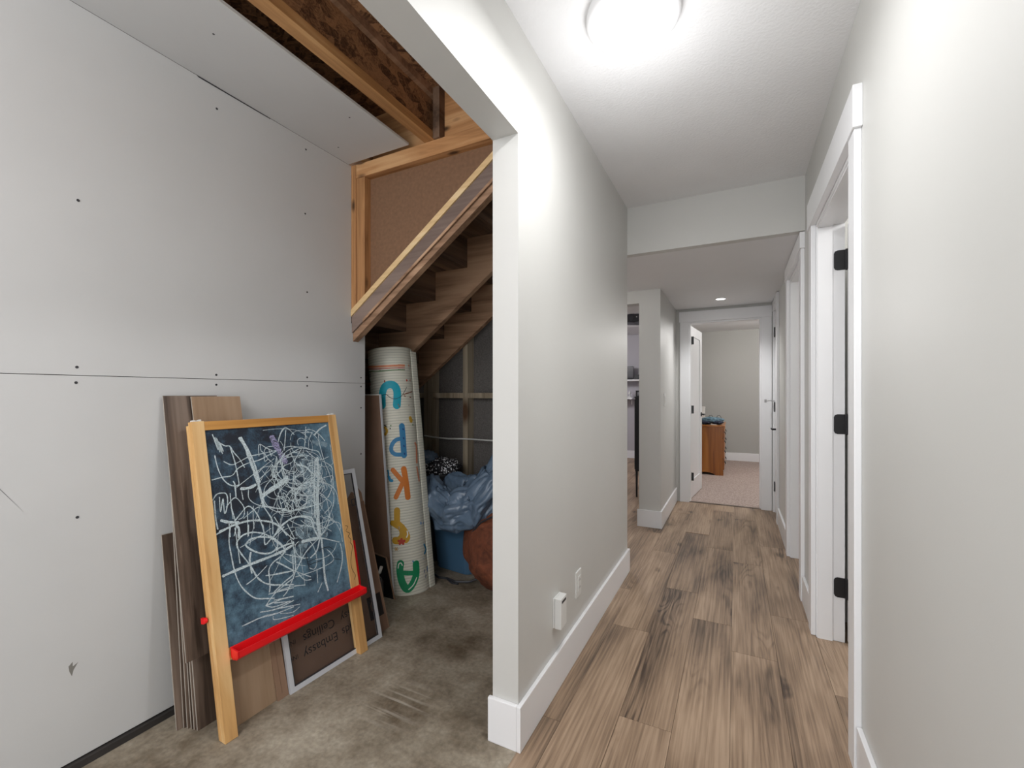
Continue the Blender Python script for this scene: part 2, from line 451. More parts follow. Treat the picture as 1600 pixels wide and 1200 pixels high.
M['dome'] = emis('lit_frosted_glass', (1.0, 0.98, 0.95), 0.55)

# ------------------------------------------------------------------ object helpers
WM = {}
class MB:
    def __init__(s):
        s.v = []; s.f = []
    def box(s, x0, x1, y0, y1, z0, z1, T=None):
        b = len(s.v)
        p = [(x, y, z) for x in (x0, x1) for y in (y0, y1) for z in (z0, z1)]
        if T is not None:
            p = [tuple(T @ Vector(q)) for q in p]
        s.v += p
        s.f += [tuple(b + i for i in q) for q in ((0, 1, 3, 2), (4, 6, 7, 5), (0, 4, 5, 1), (2, 3, 7, 6), (0, 2, 6, 4), (1, 5, 7, 3))]
        return s
    def prism(s, poly, axis, a0, a1):
        """poly: list of 2D points in the plane perpendicular to axis (ccw), extruded a0..a1"""
        def mk(p, a):
            if axis == 0: return (a, p[0], p[1])
            if axis == 1: return (p[0], a, p[1])
            return (p[0], p[1], a)
        b = len(s.v); n = len(poly)
        s.v += [mk(p, a0) for p in poly] + [mk(p, a1) for p in poly]
        s.f.append(tuple(b + i for i in range(n))[::-1])
        s.f.append(tuple(b + n + i for i in range(n)))
        for i in range(n):
            j = (i + 1) % n
            s.f.append((b + i, b + j, b + n + j, b + n + i))
        return s
    def lathe(s, prof, c, axis=2, n=24, cap=True):
        """prof: list of (radius, height along the axis)"""
        b = len(s.v)
        for r, h in prof:
            for k in range(n):
                a = 2 * math.pi * k / n
                p = (r * math.cos(a), r * math.sin(a), h)
                if axis == 0: p = (p[2], p[0], p[1])
                elif axis == 1: p = (p[1], p[2], p[0])
                s.v.append((c[0] + p[0], c[1] + p[1], c[2] + p[2]))
        for i in range(len(prof) - 1):
            for k in range(n):
                s.f.append((b + i * n + k, b + i * n + (k + 1) % n, b + (i + 1) * n + (k + 1) % n, b + (i + 1) * n + k))
        if cap:
            s.f.append(tuple(b + k for k in range(n))[::-1])
            s.f.append(tuple(b + (len(prof) - 1) * n + k for k in range(n)))
        return s
    def tube(s, pts, r, n=8):
        pts = [Vector(p) for p in pts]
        b = len(s.v)
        for i, p in enumerate(pts):
            t = (pts[min(i + 1, len(pts) - 1)] - pts[max(i - 1, 0)]).normalized()
            u = t.cross(Vector((0, 0, 1)))
            if u.length < 0.1: u = t.cross(Vector((1, 0, 0)))
            u.normalize(); w = t.cross(u)
            for k in range(n):
                a = 2 * math.pi * k / n
                s.v.append(tuple(p + u * (r * math.cos(a)) + w * (r * math.sin(a))))
        for i in range(len(pts) - 1):
            for k in range(n):
                s.f.append((b + i * n + k, b + i * n + (k + 1) % n, b + (i + 1) * n + (k + 1) % n, b + (i + 1) * n + k))
        s.f.append(tuple(b + k for k in range(n))[::-1])
        s.f.append(tuple(b + (len(pts) - 1) * n + k for k in range(n)))
        return s

def tag(o, label=None, cat=None, group=None, kind=None):
    if label: o['label'] = label
    if cat: o['category'] = cat
    if group: o['group'] = group
    if kind: o['kind'] = kind
    return o

def obj(name, mb, mat, parent=None, bevel=0.0, smooth=False, world=True, loc=None):
    """links mb as one mesh; with a parent and world=True the coordinates are world ones and are turned into the parent's"""
    me = bpy.data.meshes.new(name)
    vs = mb.v
    if loc is not None:
        vs = [(v[0] - loc[0], v[1] - loc[1], v[2] - loc[2]) for v in vs]
    o = bpy.data.objects.new(name, me)
    if parent is not None:
        o.parent = parent
        pm = WM[parent.name]
        if world and loc is None:
            inv = pm.inverted()
            vs = [tuple(inv @ Vector(v)) for v in vs]
            WM[o.name] = pm.copy()
        elif world:
            o.location = pm.inverted() @ Vector(loc)
            WM[o.name] = pm @ Matrix.Translation(o.location)
        else:
            if loc is not None: o.location = loc
            WM[o.name] = pm @ Matrix.Translation(o.location)
    else:
        if loc is not None: o.location = loc
        WM[o.name] = Matrix.Translation(o.location)
    me.from_pydata(vs, [], mb.f)
    me.materials.append(mat)
    bm = bmesh.new(); bm.from_mesh(me)
    bmesh.ops.recalc_face_normals(bm, faces=bm.faces)
    if bevel:
        bmesh.ops.bevel(bm, geom=[e for e in bm.edges if len(e.link_faces) == 2 and e.calc_face_angle(0) > 0.6], offset=bevel, segments=2, affect='EDGES', profile=0.6)
    bm.to_mesh(me); bm.free()
    if smooth:
        for p in me.polygons: p.use_smooth = True
    COL.objects.link(o)
    if parent is not None:
        # names may have changed on link
        pass
    WM[o.name] = WM.get(o.name, Matrix.Identity(4))
    return o

def empty(name, loc=(0, 0, 0), rot=None, parent=None):
    o = bpy.data.objects.new(name, None)
    o.empty_display_size = 0.1
    m = Matrix.Translation(loc)
    if rot is not None: m = m @ rot.to_4x4()
    if parent is not None:
        o.parent = parent
        o.matrix_basis = WM[parent.name].inverted() @ m
    else:
        o.matrix_basis = m
    COL.objects.link(o)
    WM[o.name] = m
    return o

def thing(name, label, cat, loc=(0, 0, 0), rot=None, group=None):
    return tag(empty(name, loc, rot), label, cat, group)

def struct(name, loc=(0, 0, 0)):
    return tag(empty(name, loc), kind='structure')

def B(*a): return MB().box(*a)

CHALK = [[0.0032,0,[[-0.566,1.067],[-0.552,1.007],[-0.559,1.057],[-0.546,0.997],[-0.553,1.053],[-0.541,1.0],[-0.546,1.037],[-0.534,0.999],[-0.557,1.042],[-0.538,0.992]]],[0.0032,0,[[-0.541,1.031],[-0.526,1.02],[-0.509,1.017],[-0.505,0.999],[-0.497,0.957],[-0.493,0.919],[-0.491,0.888],[-0.491,0.866],[-0.503,0.861],[-0.523,0.868],[-0.542,0.888],[-0.556,0.921],[-0.563,0.955],[-0.566,0.986]]],[0.0028,0,[[-0.506,1.015],[-0.496,0.991],[-0.477,0.962],[-0.462,0.927]]],[0.0099,0,[[-0.467,1.043],[-0.449,1.005],[-0.434,0.941],[-0.421,0.884],[-0.412,0.828],[-0.404,0.761]]],[0.0049,0,[[-0.461,1.047],[-0.442,1.0],[-0.422,0.939],[-0.408,0.859]]],[0.0025,0,[[-0.536,0.96],[-0.51,0.944],[-0.482,0.951],[-0.438,0.967],[-0.382,0.973],[-0.3,0.982]]],[0.0028,0,[[-0.585,0.898],[-0.548,0.902],[-0.512,0.903],[-0.488,0.926],[-0.449,0.941],[-0.401,0.948],[-0.358,0.963],[-0.309,0.981]]],[0.0025,0,[[-0.399,0.964],[-0.397,0.999],[-0.389,1.012],[-0.363,0.993],[-0.341,0.981]]],[0.0025,0,[[-0.388,1.01],[-0.388,0.986],[-0.378,0.973],[-0.378,0.941],[-0.363,0.947]]],[0.0025,0,[[-0.355,0.99],[-0.347,0.957]]],[0.0021,0,[[-0.409,0.898],[-0.385,0.916],[-0.348,0.915],[-0.302,0.905]]],[0.0021,0,[[-0.409,0.871],[-0.36,0.902]]],[0.0021,0,[[-0.309,1.014],[-0.291,1.051],[-0.273,1.07]]],[0.0025,0,[[-0.267,1.061],[-0.286,0.975]]],[0.0042,0,[[-0.51,0.879],[-0.506,0.865],[-0.507,0.821]]],[0.0032,0,[[-0.59,0.824],[-0.575,0.842],[-0.557,0.844],[-0.541,0.837],[-0.539,0.809],[-0.548,0.775],[-0.555,0.77],[-0.554,0.823],[-0.568,0.776],[-0.566,0.829]]],[0.0042,0,[[-0.585,0.819],[-0.587,0.756],[-0.584,0.717]]],[0.0028,0,[[-0.527,0.836],[-0.528,0.792],[-0.527,0.741]]],[0.0028,0,[[-0.546,0.789],[-0.513,0.817],[-0.492,0.795],[-0.481,0.767],[-0.488,0.739],[-0.506,0.733]]],[0.0053,0,[[-0.591,0.699],[-0.555,0.709],[-0.519,0.717],[-0.46,0.717],[-0.392,0.696],[-0.351,0.666],[-0.322,0.623]]],[0.0035,0,[[-0.523,0.729],[-0.501,0.749],[-0.469,0.774],[-0.448,0.759],[-0.429,0.721],[-0.416,0.664],[-0.417,0.642]]],[0.0127,0,[[-0.403,0.803],[-0.351,0.825],[-0.292,0.847]]],[0.0092,0,[[-0.483,0.846],[-0.453,0.844],[-0.429,0.851]]],[0.0025,0,[[-0.484,0.835],[-0.482,0.804]]],[0.0025,0,[[-0.457,0.837],[-0.459,0.804],[-0.434,0.775],[-0.381,0.75],[-0.308,0.728]]],[0.0028,0,[[-0.408,0.762],[-0.388,0.727],[-0.376,0.696],[-0.381,0.643]]],[0.0078,0,[[-0.568,0.744],[-0.542,0.731],[-0.511,0.723]]],[0.0071,0,[[-0.519,0.717],[-0.51,0.697],[-0.514,0.669]]],[0.0028,0,[[-0.529,0.785],[-0.519,0.717],[-0.53,0.677]]],[0.0025,0,[[-0.357,0.91],[-0.345,0.872],[-0.323,0.942]]],[0.0025,0,[[-0.488,0.732],[-0.44,0.758],[-0.424,0.762]]],[0.0025,0,[[-0.446,0.77],[-0.452,0.723],[-0.453,0.685]]],[0.0025,0,[[-0.471,0.754],[-0.48,0.66]]],[0.0032,0,[[-0.543,0.724],[-0.544,0.678]]],[0.0022,0,[[-0.309,1.016],[-0.295,1.05],[-0.273,1.073],[-0.252,1.064],[-0.231,1.04]]],[0.0026,0,[[-0.268,1.061],[-0.285,0.982]]],[0.0026,0,[[-0.168,1.07],[-0.177,1.026],[-0.187,0.981]]],[0.0026,0,[[-0.195,1.046],[-0.138,1.042]]],[0.0022,0,[[-0.144,1.035],[-0.162,1.006],[-0.167,0.974]]],[0.0056,0,[[-0.129,1.029],[-0.095,1.055],[-0.059,1.07]]],[0.0026,0,[[-0.107,1.035],[-0.108,0.991],[-0.103,0.953],[-0.092,0.894],[-0.072,0.824],[-0.074,0.776],[-0.098,0.734]]],[0.003,0,[[-0.273,0.952],[-0.237,0.966],[-0.203,0.976],[-0.16,0.964],[-0.12,0.95],[-0.108,0.915]]],[0.0026,0,[[-0.203,0.973],[-0.243,0.924],[-0.255,0.872]]],[0.0045,0,[[-0.235,0.905],[-0.197,0.89],[-0.166,0.858],[-0.132,0.834]]],[0.0022,0,[[-0.123,0.823],[-0.094,0.828],[-0.058,0.826],[-0.076,0.801]]],[0.0026,0,[[-0.132,0.834],[-0.111,0.774]]],[0.003,0,[[-0.414,0.758],[-0.389,0.756],[-0.33,0.731],[-0.272,0.713],[-0.213,0.713],[-0.156,0.714]]],[0.0112,0,[[-0.409,0.8],[-0.367,0.822],[-0.315,0.843],[-0.29,0.86]]],[0.0045,0,[[-0.379,0.631],[-0.345,0.659],[-0.295,0.684],[-0.243,0.682],[-0.2,0.665],[-0.188,0.64]]],[0.0127,0,[[-0.13,0.918],[-0.137,0.835],[-0.156,0.746],[-0.165,0.657],[-0.17,0.572]]],[0.006,0,[[-0.141,0.915],[-0.165,0.793],[-0.18,0.66]]],[0.0026,0,[[-0.105,0.905],[-0.059,0.87],[-0.061,0.822],[-0.065,0.746],[-0.084,0.684],[-0.127,0.624],[-0.153,0.595]]],[0.0026,0,[[-0.138,0.76],[-0.11,0.727],[-0.103,0.637],[-0.073,0.611]]],[0.0022,0,[[-0.164,0.629],[-0.098,0.631]]],[0.0026,0,[[-0.247,0.924],[-0.263,0.812],[-0.261,0.724]]],[0.0022,0,[[-0.351,0.913],[-0.336,0.859],[-0.325,0.806],[-0.312,0.735]]],[0.0026,0,[[-0.339,0.8],[-0.327,0.722]]],[0.0022,0,[[-0.26,0.971],[-0.243,0.919],[-0.214,0.883],[-0.211,0.829]]],[0.0022,0,[[-0.287,0.987],[-0.248,0.989],[-0.21,0.979]]],[0.0026,0,[[-0.239,0.807],[-0.262,0.785],[-0.251,0.726],[-0.228,0.716],[-0.207,0.756],[-0.227,0.787]]],[0.003,0,[[-0.412,0.774],[-0.382,0.71],[-0.377,0.684]]],[0.0034,0,[[-0.35,0.925],[-0.328,0.883],[-0.292,0.913]]],[0.0026,0,[[-0.324,0.952],[-0.346,0.886],[-0.333,0.85]]],[0.0026,0,[[-0.139,0.751],[-0.086,0.703],[-0.131,0.667]]],[0.0026,0,[[-0.068,0.92],[-0.125,0.913],[-0.182,0.962]]],[0.0026,0,[[-0.289,0.764],[-0.317,0.796],[-0.29,0.687]]],[0.0035,0,[[-0.541,0.709],[-0.55,0.664],[-0.548,0.613],[-0.542,0.548],[-0.528,0.496],[-0.505,0.456],[-0.476,0.425],[-0.432,0.407],[-0.407,0.398]]],[0.0043,0,[[-0.418,0.655],[-0.459,0.671],[-0.496,0.671],[-0.52,0.655],[-0.524,0.637],[-0.512,0.605],[-0.489,0.562],[-0.476,0.533],[-0.463,0.5],[-0.441,0.472],[-0.413,0.453],[-0.366,0.434],[-0.32,0.419]]],[0.0051,0,[[-0.492,0.633],[-0.475,0.646],[-0.441,0.647],[-0.394,0.632],[-0.37,0.608],[-0.368,0.59],[-0.388,0.575],[-0.419,0.576],[-0.456,0.594],[-0.486,0.621],[-0.492,0.635]]],[0.0078,0,[[-0.583,0.547],[-0.53,0.552],[-0.473,0.556],[-0.404,0.559],[-0.343,0.565],[-0.298,0.576]]],[0.0039,0,[[-0.418,0.655],[-0.377,0.623],[-0.358,0.596],[-0.34,0.569],[-0.35,0.55],[-0.393,0.534],[-0.414,0.512],[-0.416,0.479],[-0.418,0.447],[-0.423,0.428]]],[0.0027,0,[[-0.505,0.488],[-0.467,0.502],[-0.421,0.529]]],[0.0039,0,[[-0.418,0.689],[-0.416,0.651],[-0.417,0.611],[-0.386,0.629],[-0.331,0.658]]],[0.0031,0,[[-0.38,0.53],[-0.313,0.473]]],[0.0031,0,[[-0.429,0.494],[-0.378,0.482],[-0.313,0.473]]],[0.0035,0,[[-0.443,0.384],[-0.405,0.413],[-0.357,0.432],[-0.317,0.444]]],[0.0031,0,[[-0.466,0.369],[-0.403,0.355],[-0.329,0.358]]],[0.0035,0,[[-0.443,0.384],[-0.382,0.383],[-0.327,0.374]]],[0.0027,0,[[-0.537,0.349],[-0.477,0.35],[-0.414,0.339],[-0.332,0.334]]],[0.0024,0,[[-0.526,0.348],[-0.456,0.349],[-0.405,0.339]]],[0.0024,0,[[-0.419,0.333],[-0.413,0.318],[-0.337,0.302]]],[0.0031,0,[[-0.426,0.421],[-0.322,0.407]]],[0.0055,0,[[-0.476,0.598],[-0.483,0.572],[-0.481,0.523]]],[0.0031,0,[[-0.443,0.384],[-0.411,0.366],[-0.343,0.361]]],[0.0027,0,[[-0.524,0.705],[-0.522,0.656],[-0.52,0.572]]],[0.0047,0,[[-0.578,0.707],[-0.543,0.713],[-0.534,0.719]]],[0.0027,0,[[-0.477,0.663],[-0.472,0.703]]],[0.0104,0,[[-0.17,0.569],[-0.255,0.576]]],[0.0033,0,[[-0.17,0.569],[-0.073,0.521]]],[0.003,0,[[-0.17,0.569],[-0.145,0.59],[-0.099,0.637]]],[0.0045,0,[[-0.17,0.569],[-0.193,0.519],[-0.227,0.499]]],[0.0074,0,[[-0.163,0.563],[-0.166,0.479],[-0.171,0.396],[-0.164,0.337]]],[0.0041,0,[[-0.376,0.632],[-0.336,0.67],[-0.278,0.684],[-0.231,0.674],[-0.199,0.649],[-0.19,0.606],[-0.179,0.577]]],[0.0037,0,[[-0.404,0.421],[-0.357,0.443],[-0.309,0.463],[-0.248,0.527],[-0.176,0.567]]],[0.0026,0,[[-0.339,0.549],[-0.3,0.528],[-0.256,0.504]]],[0.0033,0,[[-0.305,0.591],[-0.298,0.542],[-0.303,0.477],[-0.316,0.448],[-0.349,0.404],[-0.369,0.391]]],[0.0026,0,[[-0.376,0.53],[-0.308,0.471],[-0.239,0.421]]],[0.003,0,[[-0.395,0.487],[-0.317,0.474]]],[0.0026,0,[[-0.296,0.458],[-0.268,0.419],[-0.238,0.41]]],[0.0026,0,[[-0.307,0.445],[-0.205,0.439],[-0.119,0.45],[-0.124,0.484],[-0.142,0.507]]],[0.0026,0,[[-0.404,0.417],[-0.339,0.416],[-0.271,0.399]]],[0.0026,0,[[-0.408,0.391],[-0.326,0.374]]],[0.0026,0,[[-0.409,0.38],[-0.342,0.36]]],[0.003,0,[[-0.412,0.357],[-0.304,0.333]]],[0.0022,0,[[-0.39,0.332],[-0.339,0.315],[-0.306,0.323]]],[0.0037,0,[[-0.069,0.513],[-0.065,0.47],[-0.076,0.418],[-0.112,0.353]]],[0.0052,0,[[-0.383,0.577],[-0.338,0.584],[-0.297,0.584]]],[0.0033,0,[[-0.314,0.665],[-0.29,0.599]]],[0.0026,0,[[-0.302,0.679],[-0.259,0.647],[-0.193,0.625]]],[0.0026,0,[[-0.4,0.447],[-0.375,0.44]]],[0.0026,0,[[-0.205,0.443],[-0.209,0.384]]],[0.003,0,[[-0.189,0.377],[-0.214,0.348]]],[0.0037,0,[[-0.308,0.537],[-0.314,0.464]]],[0.0082,0,[[-0.172,0.655],[-0.173,0.615],[-0.17,0.569]]],[0.0033,0,[[-0.366,0.707],[-0.338,0.65],[-0.295,0.596]]],[0.003,0,[[-0.377,0.624],[-0.343,0.581],[-0.352,0.551],[-0.389,0.535]]],[0.0212,1,[[-0.333,1.033],[-0.31,0.973],[-0.29,0.929]]],[0.0026,2,[[-0.249,0.514],[-0.241,0.452]]],[0.0019,2,[[-0.244,0.487],[-0.198,0.487]]],[0.0026,2,[[-0.241,0.471],[-0.211,0.472],[-0.18,0.47]]],[0.0022,2,[[-0.189,0.515],[-0.162,0.52],[-0.13,0.515],[-0.111,0.498]]],[0.0019,2,[[-0.117,0.459],[-0.075,0.441]]],[0.0019,2,[[-0.249,0.618],[-0.234,0.653]]],[0.0022,2,[[-0.033,0.585],[-0.019,0.579],[-0.024,0.571],[-0.032,0.559],[-0.013,0.544],[-0.024,0.533],[-0.012,0.515],[-0.018,0.503],[-0.009,0.481],[-0.029,0.421],[-0.027,0.378],[-0.014,0.35],[-0.023,0.332]]]]
MATMARKS = [[0.0391,"teal",[[1.78,1.13],[1.811,1.192],[1.944,1.239],[2.19,1.254],[2.399,1.24],[2.484,1.201],[2.421,1.121]]],[0.0034,"ink",[[1.828,1.192],[2.01,1.193],[2.192,1.169],[2.429,1.163],[2.691,1.182],[2.95,1.232]]],[0.0296,"blue",[[2.568,0.991],[2.574,0.939],[2.565,0.812]]],[0.0202,"blue",[[2.585,0.915],[2.267,0.909],[2.068,0.878],[2.049,0.844],[2.22,0.822],[2.552,0.816]]],[0.0094,"navy",[[2.608,0.973],[2.621,0.969]]],[0.0094,"navy",[[2.597,0.918],[2.609,0.914]]],[0.0094,"navy",[[2.584,0.87],[2.596,0.866]]],[0.0094,"navy",[[2.581,0.822],[2.593,0.818]]],[0.0283,"orange",[[2.503,0.729],[2.556,0.65],[2.585,0.557]]],[0.0229,"orange",[[2.04,0.73],[2.426,0.653]]],[0.0229,"orange",[[2.447,0.656],[2.08,0.566]]],[0.0296,"mustard",[[2.084,0.488],[2.049,0.426],[2.058,0.399]]],[0.035,"mustard",[[1.967,0.41],[2.215,0.383],[2.263,0.343],[2.105,0.313],[1.91,0.312]]],[0.0296,"mustard",[[2.066,0.412],[2.301,0.368],[2.418,0.326],[2.361,0.307]]],[0.027,"mustard",[[1.91,0.414],[1.843,0.415]]],[0.0067,"white",[[2.437,0.358],[2.449,0.338],[2.393,0.323]]],[0.0148,"red",[[2.17,0.302],[2.178,0.316]]],[0.0148,"red",[[2.17,0.302],[2.287,0.304]]],[0.0148,"red",[[2.17,0.302],[2.235,0.289]]],[0.0148,"red",[[2.17,0.302],[2.092,0.291]]],[0.0148,"red",[[2.17,0.302],[2.056,0.308]]],[0.0047,"tan",[[1.83,0.263],[2.01,0.261]]],[0.0047,"tan",[[1.882,0.273],[1.96,0.252]]],[0.0047,"tan",[[1.972,0.272],[1.87,0.253]]],[0.035,"green",[[2.057,0.175],[2.003,0.131],[2.071,0.065],[2.249,0.024],[2.47,0.043],[2.673,0.094],[2.707,0.156]]],[0.0229,"green",[[2.069,0.122],[2.63,0.107]]],[0.0061,"white",[[1.941,0.151],[1.988,0.174],[2.078,0.179],[2.127,0.165]]],[0.0061,"white",[[2.317,0.021],[2.517,0.041],[2.688,0.077]]],[0.0175,"sky",[[1.85,0.689],[1.892,0.671],[1.965,0.667]]],[0.0094,"sky",[[1.821,0.73],[1.836,0.709],[1.817,0.696]]],[0.0135,"sky",[[-3.041,0.252],[-2.93,0.221],[-3.055,0.199]]],[0.0067,"sky",[[-3.055,0.199],[3.122,0.173],[-2.988,0.176]]],[0.0175,"pale",[[3.127,0.385],[-2.94,0.38]]],[0.0054,"navy",[[3.135,0.105],[3.106,0.09]]],[0.0054,"navy",[[-3.1,0.073],[-3.131,0.058]]],[0.0108,"pale",[[-2.943,0.113],[-2.952,0.09]]],[0.0162,"yellow",[[1.843,0.991],[1.909,0.969],[1.83,0.95]]],[0.0061,"ink",[[1.825,1.005],[1.9,0.998]]],[0.0067,"ink",[[2.058,0.984],[2.066,0.981]]],[0.0202,"yellow",[[3.012,1.037],[3.053,1.019]]],[0.0094,"leaf",[[-3.114,1.025],[3.141,0.994]]],[0.0148,"leaf",[[0.785,1.302],[0.78,1.307],[1.017,1.293]]],[0.0081,"leaf",[[0.781,1.32],[0.78,1.287]]],[0.0135,"red",[[2.982,1.276],[-3.066,1.278]]],[0.0067,"brown",[[-3.025,1.205],[-3.119,1.168],[3.028,1.118],[-2.984,1.111]]],[0.0135,"salmon",[[0.784,1.394],[1.557,1.376],[2.155,1.369],[2.645,1.371],[-3.076,1.373]]],[0.0047,"red",[[0.784,1.381],[1.546,1.362],[2.147,1.355],[2.637,1.356],[-3.089,1.36]]],[0.0054,"leaf",[[0.779,1.362],[1.723,1.344],[2.189,1.342],[2.63,1.344],[-3.082,1.349]]],[0.0162,"salmon",[[-3.091,0.877],[-3.027,0.855],[-3.083,0.758]]],[0.0135,"salmon",[[-3.111,0.728],[-3.07,0.686],[-3.026,0.643]]]]

# ================================================================== STRUCTURE
XL, XLB, XR = -0.655, -0.7536, 0.353     # hall faces of the partition, its storage face, right wall
JY, EY = 1.338, 3.013                    # partition from the jamb to its far end
ZC, ZL = 2.45, 2.135                     # ceilings

def sobj(name, mb, mat, bevel=0.0, parent=None):
    o = obj(name, mb, mat, parent, bevel)
    if parent is None: tag(o, kind='structure')
    return o

# floors
fl = struct('floor')
obj('subfloor', B(XL, 1.9, -1.2, 4.1, -0.06, -0.006).box(-3.6, XL, EY, 4.1, -0.06, -0.006).box(-0.6, 1.9, 4.1, 5.30, -0.06, -0.006).box(-3.6, -0.6, 4.1, 8.4, -0.06, -0.0065), M['lam'], fl)
REG = [(XL, XR - 0.002, -1.2, EY), (-2.0, XR - 0.002, EY, 4.1), (-0.6, XR - 0.002, 4.1, 5.262), (-2.2, -0.785, 4.1, 8.35), (XR - 0.002, 0.95, 1.835, 2.62), (XR - 0.002, 0.95, 3.13, 3.81)]
OFF = {-5: 0.4, -4: 0.95, -3: 1.52, -2: 2.29, -1: 2.87, 0: 2.545, 1: 2.30, 2: 1.55, 3: 2.15, 4: 1.2, 5: 1.9}
for k in range(-12, 6):
    x0, x1 = -0.204 + 0.185 * k, -0.019 + 0.185 * k
    off = OFF.get(k, (k * 0.41) % 1.22)
    off = off % 1.22
    for j in range(-2, 8):
        y0, y1 = off + 1.22 * j, off + 1.22 * (j + 1)
        mb = MB(); pcs = []
        for a, b, c, d in REG:
            u0, u1, v0, v1 = max(a, x0), min(b, x1), max(c, y0), min(d, y1)
            if u1 - u0 > 0.01 and v1 - v0 > 0.01:
                g = 0.0006
                pcs.append((u0 + g * (u0 == x0), u1 - g * (u1 == x1), v0 + g * (v0 == y0), v1 - g * (v1 == y1)))
        if not pcs: continue
        for q in pcs: mb.box(*q, -0.0062, 0.0)
        obj('floor_plank', mb, M['lam'], fl, bevel=0.0005 if len(pcs) == 1 else 0, loc=((x0 + x1) / 2, (y0 + y1) / 2, 0))
sobj('floor', B(-2.8, -0.70, -1.2, 2.96, -0.06, 0.0).box(-0.70, -0.6552, -1.2, JY, -0.06, 0.0), M['concrete'])
sobj('floor', B(-0.75, 1.9, 5.262, 8.84, -0.06, 0.004), M['carpet'])
tag(obj('trim_1', MB().prism([(5.245, 0.0), (5.285, 0.0), (5.280, 0.007), (5.250, 0.007)], 0, -0.465, 0.235), M['lamdark']), kind='structure')

# partition between the hall and the storage alcove, with the wide opening
sobj('wall_left', MB().prism([(JY, 0.0), (EY, 0.0), (EY, ZC), (-1.2, ZC), (-1.2, 2.079), (JY, 2.079)], 0, XLB, XL), M['greige'])
def base(name, mbx):
    return sobj(name, mbx, M['white'], 0.003)
def bboard(mb, x0, x1, y0, y1, h=0.152): return mb.box(x0, x1, y0, y1, 0.0, h)
base('baseboard_left', bboard(bboard(bboard(MB(), XL, XL + 0.015, JY - 0.015, EY + 0.015), XLB - 0.012, XL, JY - 0.015, JY), -0.9, XL, EY, EY + 0.015))
base('baseboard_right', bboard(bboard(bboard(MB(), XR - 0.015, XR, -1.2, 1.73), XR - 0.015, XR, 2.731, 3.02), XR - 0.015, XR, 3.911, 4.70))
base('baseboard_hall_end', bboard(bboard(MB(), -0.80, -0.585, 4.085, 4.1), -0.6, -0.585, 4.1, 5.232))
base('baseboard_bedroom', bboard(bboard(MB(), -0.75, 1.9, 8.825, 8.84, 0.145), -0.75, -0.735, 6.3, 8.825, 0.145))
base('baseboard_office', bboard(MB(), -3.6, -0.85, 8.335, 8.35, 0.14))

# header and ceilings
sobj('wall_header', B(-2.3, XR, EY, EY + 0.06, ZL, ZC), M['greige'])
sobj('ceiling', B(XL, XR, -1.2, EY, ZC, ZC + 0.1), M['ceil'])
sobj('ceiling', B(-2.3, XR, EY + 0.06, 5.25, ZL, ZL + 0.15), M['ceilflat'])
sobj('ceiling', B(-0.85, 1.9, 5.37, 8.9, 2.335, 2.45), M['ceilflat'])
sobj('ceiling', B(0.46, 1.9, 0.5, 5.25, 2.45, 2.55), M['ceilflat'])
oc = struct('ceiling')
obj('backing', B(-3.6, -0.75, 4.22, 8.4, 2.31, 2.45), M['ceilflat'], oc)
for i in range(6):
    for j in range(4):
        y0 = 4.25 + j * 1.02; x0 = -3.55 + i * 0.61
        x1 = min(x0 + 0.60, -0.86)
        if x1 - x0 < 0.1: continue
        obj('ceiling_tile', B(x0, x1, y0, min(y0 + 1.0, 8.34), 2.292, 2.311), M['ceilflat'], oc)

# right wall with its three door openings
D1, D2, D3 = (1.815, 2.64), (3.11, 3.83), (4.79, 5.19)
zh = 2.04
prof = [(-1.2, 0.0), (D1[0], 0.0), (D1[0], zh), (D1[1], zh), (D1[1], 0.0), (D2[0], 0.0), (D2[0], zh), (D2[1], zh), (D2[1], 0.0), (D3[0], 0.0), (D3[0], zh), (D3[1], zh), (D3[1], 0.0), (5.37, 0.0), (5.37, ZC), (-1.2, ZC)]
sobj('wall_right', MB().prism(prof, 0, XR, 0.46), M['greige'])
sobj('wall_side_room', B(1.9, 2.0, 0.5, 8.84, 0, 2.55).box(0.46, 1.9, 0.4, 0.5, 0, 2.55).box(0.46, 1.9, 2.86, 2.94, 0, 2.45).box(0.46, 1.9, 4.66, 4.74, 0, 2.45), M['greige'])
# hall end wall and the corner beside it
sobj('wall_end', MB().prism([(-0.75, 0.0), (-0.465, 0.0), (-0.465, 1.99), (0.235, 1.99), (0.235, 0.0), (XR, 0.0), (XR, ZL), (-0.75, ZL)], 1, 5.25, 5.37).box(XR, 1.9, 5.25, 5.37, 0, 2.45).box(-0.75, XR, 5.27, 5.37, ZL, 2.45), M['greige'])
sobj('wall_corner', B(-0.785, -0.60, 4.1, 4.22, 0, ZL).box(-0.70, -0.60, 4.22, 5.25, 0, ZL).box(-2.3, -0.785, 4.1, 4.22, 2.02, ZL), M['greige'])
sobj('wall_bedroom', B(-0.85, 1.9, 8.84, 8.94, 0, 2.4).box(-0.85, -0.75, 5.37, 8.84, 0, 2.4), M['greigedark'])
sobj('wall_office', B(-3.7, -0.85, 8.35, 8.45, 0, 2.4).box(-3.7, -3.6, 4.1, 8.45, 0, 2.4).box(-0.90, -0.85, 5.37, 8.35, 0, 2.31).box(-3.6, -2.3, 4.1, 4.22, 0, 2.31), M['lilac'])
sobj('wall_entry', B(-2.4, -2.3, EY, 4.1, 0, 2.3), M['greige'])

# ---- doors
def hinge(parent, x, y, z, r=0.0065, h=0.09, leaf=None):
    hg = obj('hinge', MB().lathe([(r * 0.6, -h / 2 - 0.006), (r, -h / 2), (r, h / 2), (r * 0.6, h / 2 + 0.006)], (x, y, z), 2, 10), M['black'], parent)
    if leaf:
        obj('hinge_leaf', MB().prism(leaf[1], leaf[0], leaf[2], leaf[3]), M['black'], hg)
    return hg

